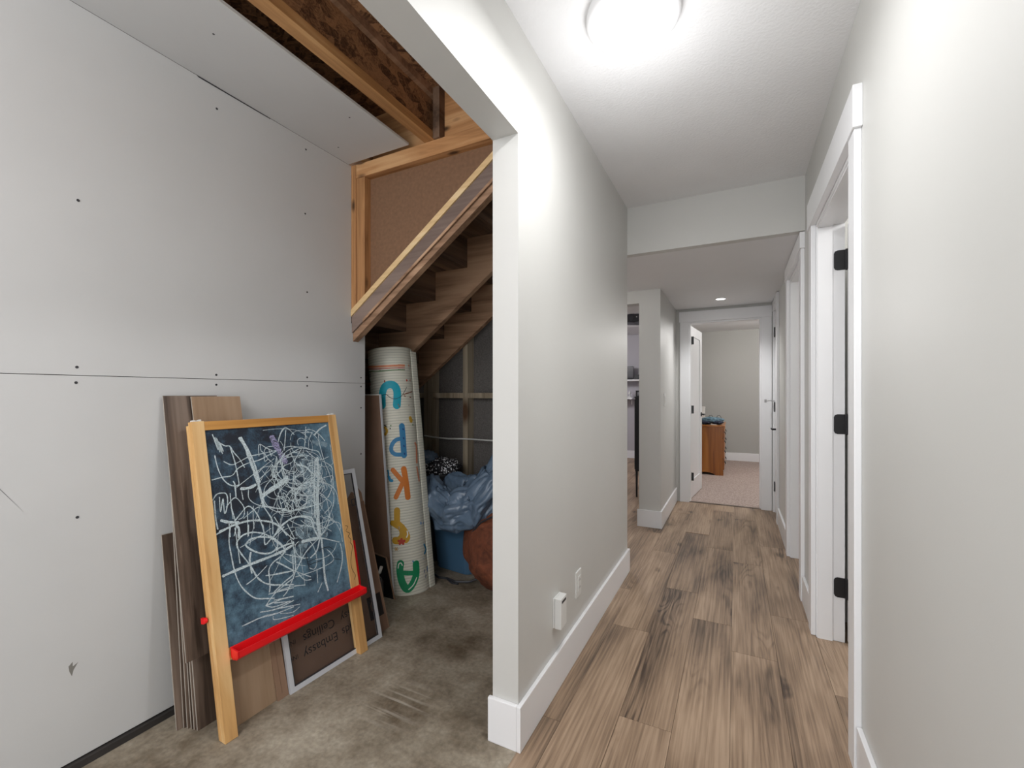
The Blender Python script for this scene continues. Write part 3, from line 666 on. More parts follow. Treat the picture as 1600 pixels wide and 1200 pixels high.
def shaker_leaf(parent, P0, U, W_, H_, th, N):
    """leaf standing on P0, running along unit U, thickness along N; stiles and rails around a recessed panel"""
    T = Matrix(((U[0], N[0], 0, P0[0]), (U[1], N[1], 0, P0[1]), (0, 0, 1, P0[2]), (0, 0, 0, 1)))
    lf = obj('door_leaf', B(0.0, W_, th * 0.30, th * 0.70, 0.0, H_, T), M['white'], parent)
    s = 0.11 if W_ > 0.5 else 0.075
    obj('stile', B(0, s, 0, th, 0, H_, T), M['white'], lf, 0.002)
    obj('stile', B(W_ - s, W_, 0, th, 0, H_, T), M['white'], lf, 0.002)
    obj('rail', B(s, W_ - s, 0, th, H_ - 0.11, H_, T), M['white'], lf, 0.002)
    obj('rail', B(s, W_ - s, 0, th, 0, 0.20, T), M['white'], lf, 0.002)
    return lf, T

def lever(parent, c, n, d):
    """black lever: rose at c, facing unit n, lever pointing along d"""
    c = Vector(c); n = Vector(n); d = Vector(d)
    h = obj('door_handle', MB().tube([c, c + n * 0.008], 0.026, 16), M['black'], parent)
    obj('lever', MB().tube([c + n * 0.006, c + n * 0.045], 0.009, 10).tube([c + n * 0.045 - d * 0.01, c + n * 0.047 + d * 0.06, c + n * 0.045 + d * 0.115], 0.0075, 10), M['black'], h, smooth=True)
    return h

def side_door(num, y0, y1, headtop, leaf_open=True, xr=XR):
    d = struct('door_%d' % num, (XR, (y0 + y1) / 2, 0))
    cx0 = xr - 0.02
    t = 0.018
    obj('casing', B(cx0, xr, y0 - 0.08, y0 + 0.004, 0, zh - 0.002), M['white'], d, 0.0025)
    obj('casing', B(cx0, xr, y1 - 0.004, y1 + 0.08, 0, zh - 0.002), M['white'], d, 0.0025)
    obj('head_casing', B(cx0 - 0.006, xr, y0 - 0.092, y1 + 0.09, zh - 0.002, headtop), M['white'], d, 0.0025)
    obj('jamb', B(xr, 0.468, y0, y0 + t, 0, zh), M['white'], d, 0.001)
    obj('jamb', B(xr, 0.468, y1 - t, y1, 0, zh), M['white'], d, 0.001)
    obj('head_jamb', B(xr, 0.468, y0 + t, y1 - t, zh - t, zh), M['white'], d, 0.001)
    obj('door_stop', B(0.357, 0.418, y0 + t, y0 + t + 0.009, 0, zh - t - 0.0092).box(0.357, 0.418, y1 - t - 0.009, y1 - t, 0, zh - t - 0.0092).box(0.357, 0.418, y0 + t, y1 - t, zh - t - 0.009, zh - t), M['white'], d)
    return d

d1 = side_door(1, *D1, 2.172)
lf, T = shaker_leaf(d1, (0.478, 2.585, 0.012), (1, 0.02), 0.76, 2.0, 0.035, (-0.02, 1))
for z in (1.845, 1.052, 0.262):
    yj = D1[1] - 0.018
    r = 0.014; x0, x1, z0, z1 = 0.424, 0.468, z - 0.048, z + 0.048
    poly = [(x1, z0), (x1, z1), (x0 + r, z1), (x0 + r * 0.3, z1 - r * 0.3), (x0, z1 - r), (x0, z0 + r), (x0 + r * 0.3, z0 + r * 0.3), (x0 + r, z0)]
    hinge(d1, 0.4735, yj - 0.004, z, leaf=(1, poly, yj - 0.0025, yj + 0.0005))
    obj('hinge_leaf', B(0.4755, 0.478, yj - 0.040, yj - 0.004, z - 0.048, z + 0.048), M['black'], d1)
d2 = side_door(2, *D2, ZL - 0.004)
shaker_leaf(d2, (0.478, 3.775, 0.012), (1, 0.02), 0.66, 2.0, 0.035, (-0.02, 1))
for z in (1.83, 1.05, 0.262):
    yj = D2[1] - 0.018
    hinge(d2, 0.4735, yj - 0.004, z, leaf=(1, [(0.430, z - 0.045), (0.468, z - 0.045), (0.468, z + 0.045), (0.430, z + 0.045)], yj - 0.0025, yj + 0.0005))
d3 = struct('door_3', (XR, 4.99, 0))
obj('casing', B(XR - 0.02, XR, D3[0] - 0.085, D3[0] + 0.004, 0, zh - 0.002), M['white'], d3, 0.0025)
obj('head_casing', B(XR - 0.024, XR, D3[0] - 0.095, 5.229, zh - 0.002, ZL - 0.004), M['white'], d3, 0.0025)
obj('casing', B(XR - 0.02, XR, D3[1] - 0.004, 5.229, 0, zh - 0.002), M['white'], d3, 0.0025)
obj('jamb', B(XR, 0.46, D3[0], D3[0] + 0.015, 0, zh).box(XR, 0.46, D3[1] - 0.015, D3[1], 0, zh).box(XR, 0.46, D3[0], D3[1], zh - 0.015, zh), M['white'], d3)
lf3, _ = shaker_leaf(d3, (0.352, D3[0] + 0.018, 0.012), (0, 1), D3[1] - D3[0] - 0.036, 2.005, 0.035, (1, 0))
for z in (1.82, 1.065, 0.262):
    hinge(d3, XR - 0.004, D3[1] - 0.017, z, 0.007, leaf=(0, [(D3[1] - 0.045, z - 0.045), (D3[1] + 0.006, z - 0.045), (D3[1] + 0.006, z + 0.045), (D3[1] - 0.045, z + 0.045)], XR - 0.003, XR + 0.001))
lever(d3, (0.352, D3[0] + 0.085, 0.86), (-1, 0, 0), (0, 1, 0))
st = obj('hinge_pin_stop', MB().tube([(XR - 0.004, D3[1] - 0.02, 1.125), (XR - 0.05, D3[1] - 0.03, 1.13), (XR - 0.085, D3[1] - 0.02, 1.125)], 0.005, 8).tube([(XR - 0.085, D3[1] - 0.02, 1.11), (XR - 0.085, D3[1] - 0.02, 1.14)], 0.011, 10), M['chrome'], d3)
tag(st, 'small steel hinge pin door stop')
# end door into the bedroom, hinged left and opened inwards
d4 = struct('door_4', (-0.115, 5.25, 0))
obj('casing', B(-0.557, -0.461, 5.23, 5.25, 0, 1.99), M['white'], d4, 0.0025)
obj('casing', B(0.231, 0.327, 5.23, 5.25, 0, 1.99), M['white'], d4, 0.0025)
obj('head_casing', B(-0.565, 0.3285, 5.224, 5.25, 1.99, 2.105), M['white'], d4, 0.0025)
obj('jamb', B(-0.465, -0.449, 5.25, 5.375, 0, 1.99), M['white'], d4, 0.001)
obj('jamb', B(0.219, 0.235, 5.25, 5.375, 0, 1.99), M['white'], d4, 0.001)
obj('head_jamb', B(-0.449, 0.219, 5.25, 5.375, 1.974, 1.99), M['white'], d4, 0.001)
ang = R(84)
U4 = (math.cos(ang), math.sin(ang)); N4 = (-math.sin(ang), math.cos(ang))
lf4, T4 = shaker_leaf(d4, (-0.452, 5.385, 0.012), U4, 0.66, 1.955, 0.035, N4)
for z in (1.80, 1.02, 0.262):
    hinge(d4, -0.455, 5.381, z, 0.008, leaf=(1, [(-0.463, z - 0.045), (-0.425, z - 0.045), (-0.425, z + 0.045), (-0.463, z + 0.045)], 5.372, 5.376))
c4 = T4 @ Vector((0.60, 0.0, 0.93))
lever(d4, c4, (-N4[0], -N4[1], 0), (-U4[0], -U4[1], 0))

# ---- storage alcove: left drywall, its screws
wl = struct('wall_left', (-1.886, 0, 0))
obj('backing', B(-1.96, -1.902, -1.2, 1.76, 0, 2.7).box(-1.96, -1.902, 1.76, 1.86, 0, 1.6), M['dark'], wl)
up = obj('drywall_sheet', MB().prism([(-1.2, 1.2595), (1.866, 1.2595), (1.866, 1.587), (1.765, 1.587), (1.765, 2.449), (-1.2, 2.449)], 0, -1.90, -1.886), M['drywall'], wl, 0.0008)
lo_ = obj('drywall_sheet', B(-1.90, -1.886, -1.2, 1.866, 0.028, 1.2575), M['drywall'], wl, 0.0008)
for y, z in [(0.635, 1.821), (0.632, 1.285), (1.058, 1.276), (1.485, 1.28), (1.485, 1.70), (1.474, 2.083), (1.478, 2.40), (1.835, 1.56), (1.835, 1.29), (1.06, 2.36), (0.2, 1.81), (0.2, 1.285)]:
    obj('screw', MB().lathe([(0.0045, 0), (0.0045, 0.0012), (0.002, 0.0006)], (-1.8862, y, z), 0, 8), M['screw'], up)
for y, z in [(0.63, 1.235), (0.633, 0.803), (1.058, 1.236), (1.485, 1.238), (1.835, 1.24), (1.835, 1.12), (1.835, 0.86), (0.2, 1.235), (0.2, 0.80)]:
    obj('screw', MB().lathe([(0.0045, 0), (0.0045, 0.0012), (0.002, 0.0006)], (-1.8862, y, z), 0, 8), M['screw'], lo_)
# scratch and scuff on the lower sheet
obj('scratch', MB().prism([(0.44, 0.965), (0.512, 0.851), (0.445, 0.960)], 0, -1.8861, -1.8856), M['screw'], lo_)
obj('scuff', MB().prism([(0.612, 0.335), (0.622, 0.345), (0.622, 0.330), (0.635, 0.337), (0.624, 0.318), (0.620, 0.300), (0.614, 0.318)], 0, -1.8861, -1.8857), paint('grey_scuff', (0.22, 0.21, 0.19), 0.9), lo_)
obj('joint_tear', MB().prism([(0.99, 2.445), (1.02, 2.4445), (1.2, 2.4455), (1.29, 2.446), (1.29, 2.4495), (0.985, 2.4495)], 0, -1.8861, -1.8850), M['screw'], up)
sobj('trim_2', B(-1.905, -1.872, -1.2, 1.86, 0, 0.022), M['dark'])
# alcove ceiling drywall and the open joist bay beside it
ac = struct('ceiling')
obj('drywall_sheet', B(-1.886, -1.4705, -1.2, 1.745, 2.45, 2.463), M['drywall'], ac)
obj('gypsum_core', B(-1.4705, -1.468, -1.2, 1.746, 2.451, 2.462), M['gypsum'], ac)
for y, x in [(1.45, -1.56), (0.9, -1.62), (1.6, -1.8)]:
    obj('screw', MB().lathe([(0.004, -0.0006), (0.004, 0)], (x, y, 2.45), 2, 8), M['screw'], ac)
jb = struct('ceiling')
obj('subfloor_panel', B(-1.96, XLB, -1.2, 1.80, 2.70, 2.72), M['osb'], jb)
for x in (-1.79, -1.355, -0.93):
    j = obj('joist_flange', B(x - 0.03, x + 0.03, -1.2, 1.80, 2.45 if x > -1.5 else 2.465, 2.488), M['studz'] if False else wood('joist_lumber', (0.30, 0.14, 0.05), (0.52, 0.28, 0.11), (0.62, 0.37, 0.17), (9, 0.7, 9), 55, 0.6, 0.8, 0.05, 1), jb, 0.001)
    obj('joist_web', B(x - 0.005, x + 0.005, -1.2, 1.80, 2.488, 2.665), M['osb'], jb)
    obj('joist_flange', B(x - 0.03, x + 0.03, -1.2, 1.80, 2.665, 2.70), M['stairx'], jb)
obj('rim_board', B(-1.96, XLB, 1.80, 1.835, 2.45, 2.72), M['studx'], jb)
obj('squash_block', B(-1.325, -1.287, 1.755, 1.80, 2.45, 2.70), M['stairdark'], jb)

# ---- framed wall below the stair opening
fw = struct('wall_stair', (-1.3, 1.78, 0))
zt = lambda x: 1.652 + 0.728 * (x + 1.895)
obj('stud', MB().prism([(-1.885, zt(-1.885)), (-1.852, zt(-1.852)), (-1.852, 2.45), (-1.885, 2.45)], 1, 1.765, 1.835), M['studz'], fw, 0.001)
obj('stud', MB().prism([(-1.851, zt(-1.851)), (-1.790, zt(-1.79)), (-1.790, 2.374), (-1.851, 2.374)], 1, 1.768, 1.835), M['studz'], fw, 0.001)
obj('top_plate', B(-1.851, XLB - 0.001, 1.766, 1.835, 2.375, 2.449), M['studx'], fw, 0.001)
obj('hardboard_panel', MB().prism([(-1.79, zt(-1.79) - 0.03), (XLB - 0.001, zt(XLB) - 0.03), (XLB - 0.001, 2.38), (-1.79, 2.38)], 1, 1.812, 1.822), M['hardboard'], fw)
xa, xb = -1.885, XLB - 0.001
def slope(o0, o1, y0, y1, x0=xa, x1=xb):
    return MB().prism([(x0, zt(x0) + o0), (x1, zt(x1) + o0), (x1, zt(x1) + o1), (x0, zt(x0) + o1)], 1, y0, y1)
obj('sloped_plate', slope(-0.036, 0.0, 1.760, 1.811), M['palepine'], fw, 0.001)
obj('plywood_strip', slope(-0.125, -0.037, 1.768, 1.785), M['ply'], fw)
obj('batten', slope(-0.135, -0.120, 1.762, 1.768, -1.8), M['stairx'], fw)
obj('ledger', slope(-0.172, -0.128, 1.776, 1.815, -1.885), M['stairx'], fw, 0.001)

# ---- staircase seen from below
sc_ = thing('staircase', 'old brown timber staircase seen from below, rising to the right above the rolled mat', 'staircase', (-1.76, 2.3, 1.6))
X0, ZS, RUN, RISE = -1.76, 1.81, 0.246, 0.186
ks = range(-4, 4)
for nm, y0, y1 in (('stringer', 1.836, 1.872), ('stringer', 2.36, 2.40), ('stringer', 2.80, 2.84)):
    top = []
    for k in ks:
        top += [(X0 + RUN * k, ZS + RISE * k), (X0 + RUN * k, ZS + RISE * (k + 1))]
    top.append((X0 + RUN * 4, ZS + RISE * 4))
    xs, xe = top[0][0], top[-1][0]
    low = lambda x: 1.63 + 0.756 * (x - X0)
    mb = MB()
    # column by column so that every face stays convex
    for k in ks:
        a, b_ = X0 + RUN * k, X0 + RUN * (k + 1)
        b_ = min(b_, XLB - 0.002)
        if b_ <= a: continue
        mb.prism([(a, low(a)), (b_, low(b_)), (b_, ZS + RISE * (k + 1)), (a, ZS + RISE * (k + 1))], 1, y0, y1)
    obj(nm, mb, M['stairx'], sc_)
for k in ks:
    a, b_ = X0 + RUN * k, min(X0 + RUN * (k + 1), XLB - 0.002)
    if b_ <= a: continue
    z = ZS + RISE * (k + 1)
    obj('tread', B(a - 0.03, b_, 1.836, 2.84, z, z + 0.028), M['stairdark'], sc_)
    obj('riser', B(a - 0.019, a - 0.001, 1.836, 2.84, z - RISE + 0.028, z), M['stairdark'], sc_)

# ---- back wall of the cavity: sheathing, studs, blocking, cable
bw = struct('wall_back', (-1.7, 2.96, 0))
obj('sheathing', B(-2.8, XLB, 2.95, 2.962, 0, 2.45), M['poly'], bw)
for x0, x1 in [(-2.65, -2.605), (-2.25, -2.165), (-1.876, -1.832), (-1.46, -1.42), (-1.06, -1.02), (-0.80, -0.76)]:
    obj('stud', B(x0, x1, 2.862, 2.95, 0.04, 2.40), M['palestud'], bw, 0.001)
for x0, x1 in [(-2.604, -2.251), (-2.164, -1.877), (-1.831, -1.461), (-1.419, -1.061)]:
    obj('blocking', B(x0, x1, 2.864, 2.95, 1.165, 1.205), M['palestud'], bw, 0.001)
obj('bottom_plate', B(-2.8, XLB - 0.001, 2.862, 2.95, 0, 0.039), M['palestud'], bw)
tag(obj('electric_cable', MB().tube([(-2.24, 2.858, 0.86), (-2.15, 2.855, 0.852), (-2.0, 2.853, 0.848), (-1.88, 2.852, 0.852), (-1.7, 2.853, 0.853), (-1.5, 2.854, 0.85), (-1.3, 2.856, 0.852), (-1.1, 2.858, 0.856)], 0.006, 8), M['wire']), 'thin white electric cable running level across the pale studs under the stairs', 'cable')
sobj('wall_cavity', B(-2.86, -2.8, 1.86, 2.96, 0, 2.45).box(-2.8, -1.96, 1.80, 1.86, 0, 2.45), M['dark'])

# ================================================================== FITTINGS
def disc_light(x, y, label):
    t = thing('ceiling_light', label, 'ceiling light', (x, y, ZC))
    obj('rim', MB().lathe([(0.150, 0.0), (0.150, -0.022), (0.144, -0.030), (0.130, -0.031), (0.128, -0.012)], (x, y, ZC), 2, 48, False), M['white'], t, smooth=True)
    obj('diffuser', MB().lathe([(0.129, -0.02), (0.118, -0.034), (0.085, -0.045), (0.04, -0.051), (0.002, -0.053)], (x, y, ZC), 2, 48), M['dome'], t, smooth=True)
    return t
disc_light(-0.303, 1.475, 'round white flush light on the textured hall ceiling')
t = thing('recessed_light', 'small round recessed downlight in the low flat ceiling before the bedroom door', 'ceiling light', (-0.135, 4.81, ZL))
obj('rim', MB().lathe([(0.052, 0.0), (0.052, -0.004), (0.042, -0.006), (0.040, 0.0)], (-0.135, 4.81, ZL), 2, 32, False), M['white'], t)
obj('lens', MB().lathe([(0.041, -0.001), (0.041, -0.003)], (-0.135, 4.81, ZL), 2, 32), M['glow'], t)

def plate(name, label, cat, y, z, x=XL, sgn=1, h=0.118, w=0.073):
    t = thing(name, label, cat, (x, y, z))
    def bx(dx0, dx1, y0, y1, z0, z1): return B(*sorted((x + sgn * dx0, x + sgn * dx1)), y + y0, y + y1, z + z0, z + z1)
    obj('cover_plate', bx(0, 0.006, -w / 2, w / 2, -h / 2, h / 2), M['plastic'], t, 0.0015)
    return t, bx
t, bx = plate('wall_outlet', 'thick white plug-in device covering the wall outlet nearest the storage opening', 'outlet', 1.69, 0.318)
obj('plug_device', bx(0.006, 0.034, -0.034, 0.034, -0.062, 0.060), M['plastic'], t, 0.004)
obj('sensor_slot', bx(0.034, 0.0348, -0.024, 0.022, 0.040, 0.050), M['screw'], t)
t, bx = plate('wall_outlet', 'flat white decorator outlet on the left hall wall, the one farther down the hall', 'outlet', 1.965, 0.322)
obj('outlet_face', bx(0.006, 0.009, -0.017, 0.017, -0.034, 0.034), M['plastic'], t, 0.001)
for dz in (0.017, -0.017):
    obj('socket_slots', bx(0.009, 0.0093, -0.008, -0.005, dz - 0.005, dz + 0.005).box(XL + 0.009, XL + 0.0093, 1.965 + 0.005, 1.965 + 0.008, 0.322 + dz - 0.005, 0.322 + dz + 0.005), M['screw'], t)
t, bx = plate('light_switch', 'white rocker light switch on the hall corner wall beside the office opening', 'light switch', 4.345, 1.143, -0.60)
obj('rocker', bx(0.006, 0.010, -0.017, 0.017, -0.034, 0.034), M['plastic'], t, 0.001)

# ================================================================== STROKES (chalk, print)
def smooth(pts, n=5):
    if len(pts) < 3:
        a, b = pts[0], pts[-1]
        return [(a[0] + (b[0] - a[0]) * i / 6, a[1] + (b[1] - a[1]) * i / 6) for i in range(7)]
    out = []
    P = [pts[0]] + list(pts) + [pts[-1]]
    for i in range(1, len(P) - 2):
        p0, p1, p2, p3 = P[i - 1:i + 3]
        for k in range(n):
            t = k / n
            out.append(tuple(0.5 * (2 * p1[c] + (p2[c] - p0[c]) * t + (2 * p0[c] - 5 * p1[c] + 4 * p2[c] - p3[c]) * t * t + (3 * p1[c] - p0[c] - 3 * p2[c] + p3[c]) * t ** 3) for c in (0, 1)))
    out.append(pts[-1])
    return out

def ribbon(mb, pts, w, place, jit=0.0, nx=1):
    """flat stroke of width w with round ends; place(a, b) gives the 3D point; nx quads across"""
    pts = smooth(pts)
    n = len(pts)
    rows = []
    for i, p in enumerate(pts):
        a = pts[max(i - 1, 0)]; b = pts[min(i + 1, n - 1)]
        dx, dy = b[0] - a[0], b[1] - a[1]
        d = math.hypot(dx, dy) or 1e-6
        dx, dy = dx / d, dy / d
        h = w * 0.5 * (1 + jit * random.uniform(-1, 1))
        if i == 0:
            for k in (0.97, 0.75, 0.4): rows.append((p[0] - dx * w * 0.5 * k, p[1] - dy * w * 0.5 * k, -dy, dx, w * 0.5 * math.sqrt(1 - k * k)))
        rows.append((p[0], p[1], -dy, dx, h))
        if i == n - 1:
            for k in (0.4, 0.75, 0.97): rows.append((p[0] + dx * w * 0.5 * k, p[1] + dy * w * 0.5 * k, -dy, dx, w * 0.5 * math.sqrt(1 - k * k)))
    b0 = len(mb.v)
    for x, y, nx_, ny_, h in rows:
        for k in range(nx + 1):
            f = (2.0 * k / nx - 1) * h
            mb.v.append(place(x + nx_ * f, y + ny_ * f))
    q = nx + 1
    for i in range(len(rows) - 1):
        for k in range(nx):
            mb.f.append((b0 + i * q + k, b0 + i * q + k + 1, b0 + (i + 1) * q + k + 1, b0 + (i + 1) * q + k))

def frame_rot(yaw, tilt):
    """columns: face normal (towards +x), along the foot (towards +y), up the leaning face"""
    U = Vector((math.sin(yaw), math.cos(yaw), 0)); N = Vector((math.cos(yaw), -math.sin(yaw), 0))
    V = -math.sin(tilt) * N + Vector((0, 0, math.cos(tilt)))
    W = U.cross(V)
    return Matrix(((W.x, U.x, V.x), (W.y, U.y, V.y), (W.z, U.z, V.z)))

def lean(w0, w1, y0, y1, z0, z1, tilt, foot=False):
    """box in a leaning frame; with foot the bottom is cut level with the floor"""
    if not foot: return B(w0, w1, y0, y1, z0, z1)
    tt = math.tan(tilt)
    mb = MB()
    mb.prism([(w0, 0), (w1, 0), (w1, 1), (w0, 1)], 1, y0, y1)
    mb.v = [(x, y, (-x * tt + 0.0005) if z == 0 else z1) for x, y, z in mb.v]
    return mb

# ================================================================== CHALKBOARD EASEL
ET = 0.20
e = thing('chalkboard_easel', "child's pine easel with scribbled chalkboard and red tray, leaning on the planks", 'easel', (-1.5355, 1.539, 0), frame_rot(0.03, ET))
def epart(name, mb, mat, bev=0.0, p=None): return obj(name, mb, mat, p or e, bev, world=False)
# (children of parts share the easel's frame: the parent part sits at the easel's own origin)
for y0 in (-0.6375, -0.044):
    epart('leg', lean(-0.022, 0.0, y0, y0 + 0.044, 0, 1.1195, ET, True), M['pine'], 0.0015)
    epart('rear_leg', lean(-0.039, -0.0235, y0, y0 + 0.044, 0, 1.108, ET, True), M['pine'], 0.0015)
    epart('leg_cap', B(-0.018, -0.004, y0 + 0.006, y0 + 0.018, 1.1195, 1.125).box(-0.036, -0.004, y0 + 0.020, y0 + 0.026, 1.1197, 1.124).box(-0.016, -0.006, y0 + 0.028, y0 + 0.038, 1.1195, 1.127), M['plastic'], 0.001)
pinev = M['pine']
pineh = wood('pine_rail', (0.40, 0.17, 0.04), (0.66, 0.34, 0.09), (0.76, 0.45, 0.16), (10, 0.9, 10), 50, 0.35, 0.0, 0.03, 1)
pinez = wood('pine_leg', (0.46, 0.24, 0.085), (0.66, 0.38, 0.145), (0.76, 0.50, 0.23), (12, 0.8, 12), 50, 0.4, 0.0, 0.04, 2)
for c in list(e.children):
    if 'leg' in c.name and 'cap' not in c.name: c.data.materials[0] = pinez
epart('top_rail', B(-0.020, -0.001, -0.5935, -0.044, 1.0845, 1.118), pineh, 0.0015)
epart('bottom_rail', B(-0.020, -0.002, -0.5935, -0.044, 0.256, 0.297), pineh, 0.001)
epart('rear_board', B(-0.034, -0.029, -0.5935, -0.044, 0.42, 1.08), M['plastic'])
bd = epart('chalkboard', B(-0.015, -0.007, -0.5935, -0.044, 0.297, 1.0845), M['board'])
hl = [(0.0, 0.288), (0.0, 0.252), (0.010, 0.244), (0.040, 0.244), (0.052, 0.252), (0.054, 0.272), (0.050, 0.276), (0.046, 0.272), (0.042, 0.256), (0.010, 0.256), (0.006, 0.288)]
tr = MB()
for i in range(len(hl)):
    pass
outer = [(0.0, 0.300), (0.0, 0.264), (0.010, 0.256), (0.034, 0.256), (0.044, 0.264), (0.047, 0.286)]
inner = [(0.006, 0.300), (0.006, 0.270), (0.012, 0.264), (0.032, 0.264), (0.038, 0.270), (0.041, 0.286)]
for i in range(5):
    tr.prism([outer[i], outer[i + 1], inner[i + 1], inner[i]], 1, -0.590, 0.002)
for y in (-0.590, -0.004):
    tr.prism(outer[1:] + [(0.0, 0.298)], 1, y, y + 0.006)
epart('chalk_tray', tr, M['red'], 0.0015)
epart('side_rail', B(-0.052, -0.028, 0.008, 0.036, 0.285, 0.50).box(-0.052, -0.028, -0.010, 0.008, 0.30, 0.32), M['red'], 0.004)
epart('red_knob', MB().lathe([(0.004, -0.014), (0.009, -0.012), (0.010, -0.004), (0.004, 0.0)], (-0.030, -0.6375, 0.415), 1, 12).box(-0.044, -0.028, -0.652, -0.644, 0.405, 0.425), M['red'])
mats = {}
zoff = 0
for w, c, pts in CHALK:
    mb = mats.setdefault(3 if c == 2 and pts[0][0] > -0.045 else c, MB())
    zoff += 1
    lift = (0.0005 if c != 2 else 0.0018)
    if c == 2 and pts[0][0] > -0.045: x = 0.0004
    else: x = -0.007 + lift + (zoff % 40) * 0.00002
    ribbon(mb, pts, w * (1.25 if c != 2 else 1.0), (lambda x: (lambda a, b: (x, a, b)))(x), 0.25)
# thin tangle of arcs over the right-hand middle of the board
mb = mats[0]
for i in range(95):
    cy, cz = random.gauss(-0.22, 0.065), random.gauss(0.80, 0.115)
    cy = min(max(cy, -0.36), -0.08); cz = min(max(cz, 0.5), 1.0)
    r = random.uniform(0.02, 0.09); a0 = random.uniform(0, 6.28); sw = random.uniform(1.2, 3.8); el = random.uniform(0.4, 1.8); ro = random.uniform(0.5, 2.6)
    pts = []
    for k in range(6):
        a = a0 + sw * k / 5
        px_, pz = r * math.cos(a), r * el * math.sin(a)
        yy = cy + px_ * math.cos(ro) - pz * math.sin(ro); zz = cz + px_ * math.sin(ro) + pz * math.cos(ro)
        pts.append((min(max(yy, -0.56), -0.05), min(max(zz, 0.30), 1.07)))
    ribbon(mb, pts, random.choice((0.0016, 0.002, 0.0026, 0.0032)), (lambda x: (lambda a, b: (x, a, b)))(-0.0064 + i * 0.00001), 0.3)
for i in range(26):
    y = random.uniform(-0.42, -0.12); z = random.uniform(0.55, 0.98); l = random.uniform(0.06, 0.2); a = random.gauss(1.6, 0.5)
    pts = [(y, z), (y + l * 0.5 * math.cos(a) + random.uniform(-.01, .01), z - l * 0.5 * math.sin(a)), (y + l * math.cos(a), max(0.31, z - l * math.sin(a)))]
    pts = [(min(max(q[0], -0.56), -0.05), q[1]) for q in pts]
    ribbon(mb, pts, random.choice((0.0018, 0.0026)), (lambda x: (lambda a, b: (x, a, b)))(-0.0062), 0.3)
for c, mb in mats.items():
    o = epart('chalk_scribble' if c < 2 else 'pen_scribble', mb, M['chalk%d' % min(c, 2)])
    tag(o, {0: 'white chalk scribbles', 1: 'lilac chalk smudge', 2: 'black pen marks on the board', 3: 'black pen squiggle on the right leg'}[c], kind='stuff')
mb = MB()
for (y, z, w, pts) in [(0, 0, 0.07, [(-0.20, 0.92), (-0.18, 0.80), (-0.20, 0.66)]), (0, 0, 0.05, [(-0.30, 0.52), (-0.22, 0.60), (-0.16, 0.70)]), (0, 0, 0.03, [(-0.08, 0.98), (-0.13, 1.0)]), (0, 0, 0.05, [(-0.15, 0.58), (-0.26, 0.62)])]:
    ribbon(mb, pts, w, lambda a, b: (-0.0068, a, b), 0.35)
tag(epart('chalk_smear', mb, M['chalkdust']), 'pale rubbed chalk smears', kind='stuff')

# ================================================================== LEANING PLANKS
def plank(label, foot, topx, y0, L, mat, w=0.185, z0=0.0, th=0.0078, yaw=0.0, cat='plank', group=None, name='laminate_plank', roll=0.0):
    tl = math.asin(max(-1, min(1, (foot - topx) / L)))
    rot = Matrix.Rotation(roll, 3, 'X') @ frame_rot(yaw, tl)
    t = thing(name, label, cat, (foot, y0, z0), rot, group)
    obj('core', lean(-th, -0.0036, 0, w, 0, L, tl, z0 == 0), M['plankcore'], t, world=False)
    obj('wear_layer', lean(-0.0036, 0.0, 0.0004, w - 0.0015, 0.0, L - 0.001, tl, z0 == 0), mat, t, world=False)
    return t
M['core'] = M['gypsum']
plank('light oak laminate plank leaning on the wall directly behind the chalkboard', -1.602, -1.850, 0.948, 1.215, M['oak'], 0.185)
plank('tall dark brown plank with its lower end raised, just left of the light oak one', -1.704, -1.8665, 0.858, 0.945, M['lamlean'], 0.185, z0=0.262, yaw=0.03, roll=0.0)
plank('short brown plank, half as tall as the others, leaning leftmost against the drywall', -1.772, -1.874, 0.862, 0.69, M['lamlean'], 0.185)
for i, (f_, tx, y) in enumerate([(-1.762, -1.877, 0.880), (-1.748, -1.8755, 0.885), (-1.733, -1.874, 0.890), (-1.719, -1.8725, 0.892), (-1.705, -1.871, 0.895)]):
    plank('brown plank in the fan behind the easel leg, mostly showing its pale edge', f_, tx, y, 1.17, M['lamlean'], 0.185, group='tall laminate planks fanned out behind the easel')

# ================================================================== CARDBOARD, SCREEN, PANELS
def txt(name, s, size, mat, parent, M4):
    cu = bpy.data.curves.new(name, 'FONT'); cu.body = s; cu.size = size; cu.align_x = 'LEFT'; cu.resolution_u = 3
    tmp = bpy.data.objects.new('tmp_text', cu); COL.objects.link(tmp)
    dg = bpy.context.evaluated_depsgraph_get()
    me0 = tmp.evaluated_get(dg).to_mesh()
    mb = MB(); mb.v = [tuple(M4 @ v.co) for v in me0.vertices]; mb.f = [tuple(p.vertices) for p in me0.polygons]
    tmp.evaluated_get(dg).to_mesh_clear()
    bpy.data.objects.remove(tmp); bpy.data.curves.remove(cu)
    return obj(name, mb, mat, parent, world=False)
CT = 0.28
cb = thing('cardboard_box', 'flattened brown cardboard box with upside-down print behind the window screen', 'box', (-1.600, 1.178, 0), frame_rot(0.02, CT))
obj('front_panel', lean(-0.006, 0.0, 0, 0.555, 0, 0.655, CT, True), M['card'], cb, world=False)
obj('back_panel', lean(-0.034, -0.026, 0, 0.555, 0, 0.66, CT, True), M['card'], cb, world=False)
obj('edge_fold', lean(-0.034, 0.0, 0.5552, 0.562, 0, 0.655, CT, True), M['cardlight'], cb, world=False)
obj('torn_flap', MB().prism([(0.44, 0.655), (0.562, 0.655), (0.562, 0.70), (0.545, 0.73), (0.528, 0.70), (0.50, 0.715), (0.45, 0.67)], 0, -0.012, -0.007), M['cardlight'], cb, world=False)
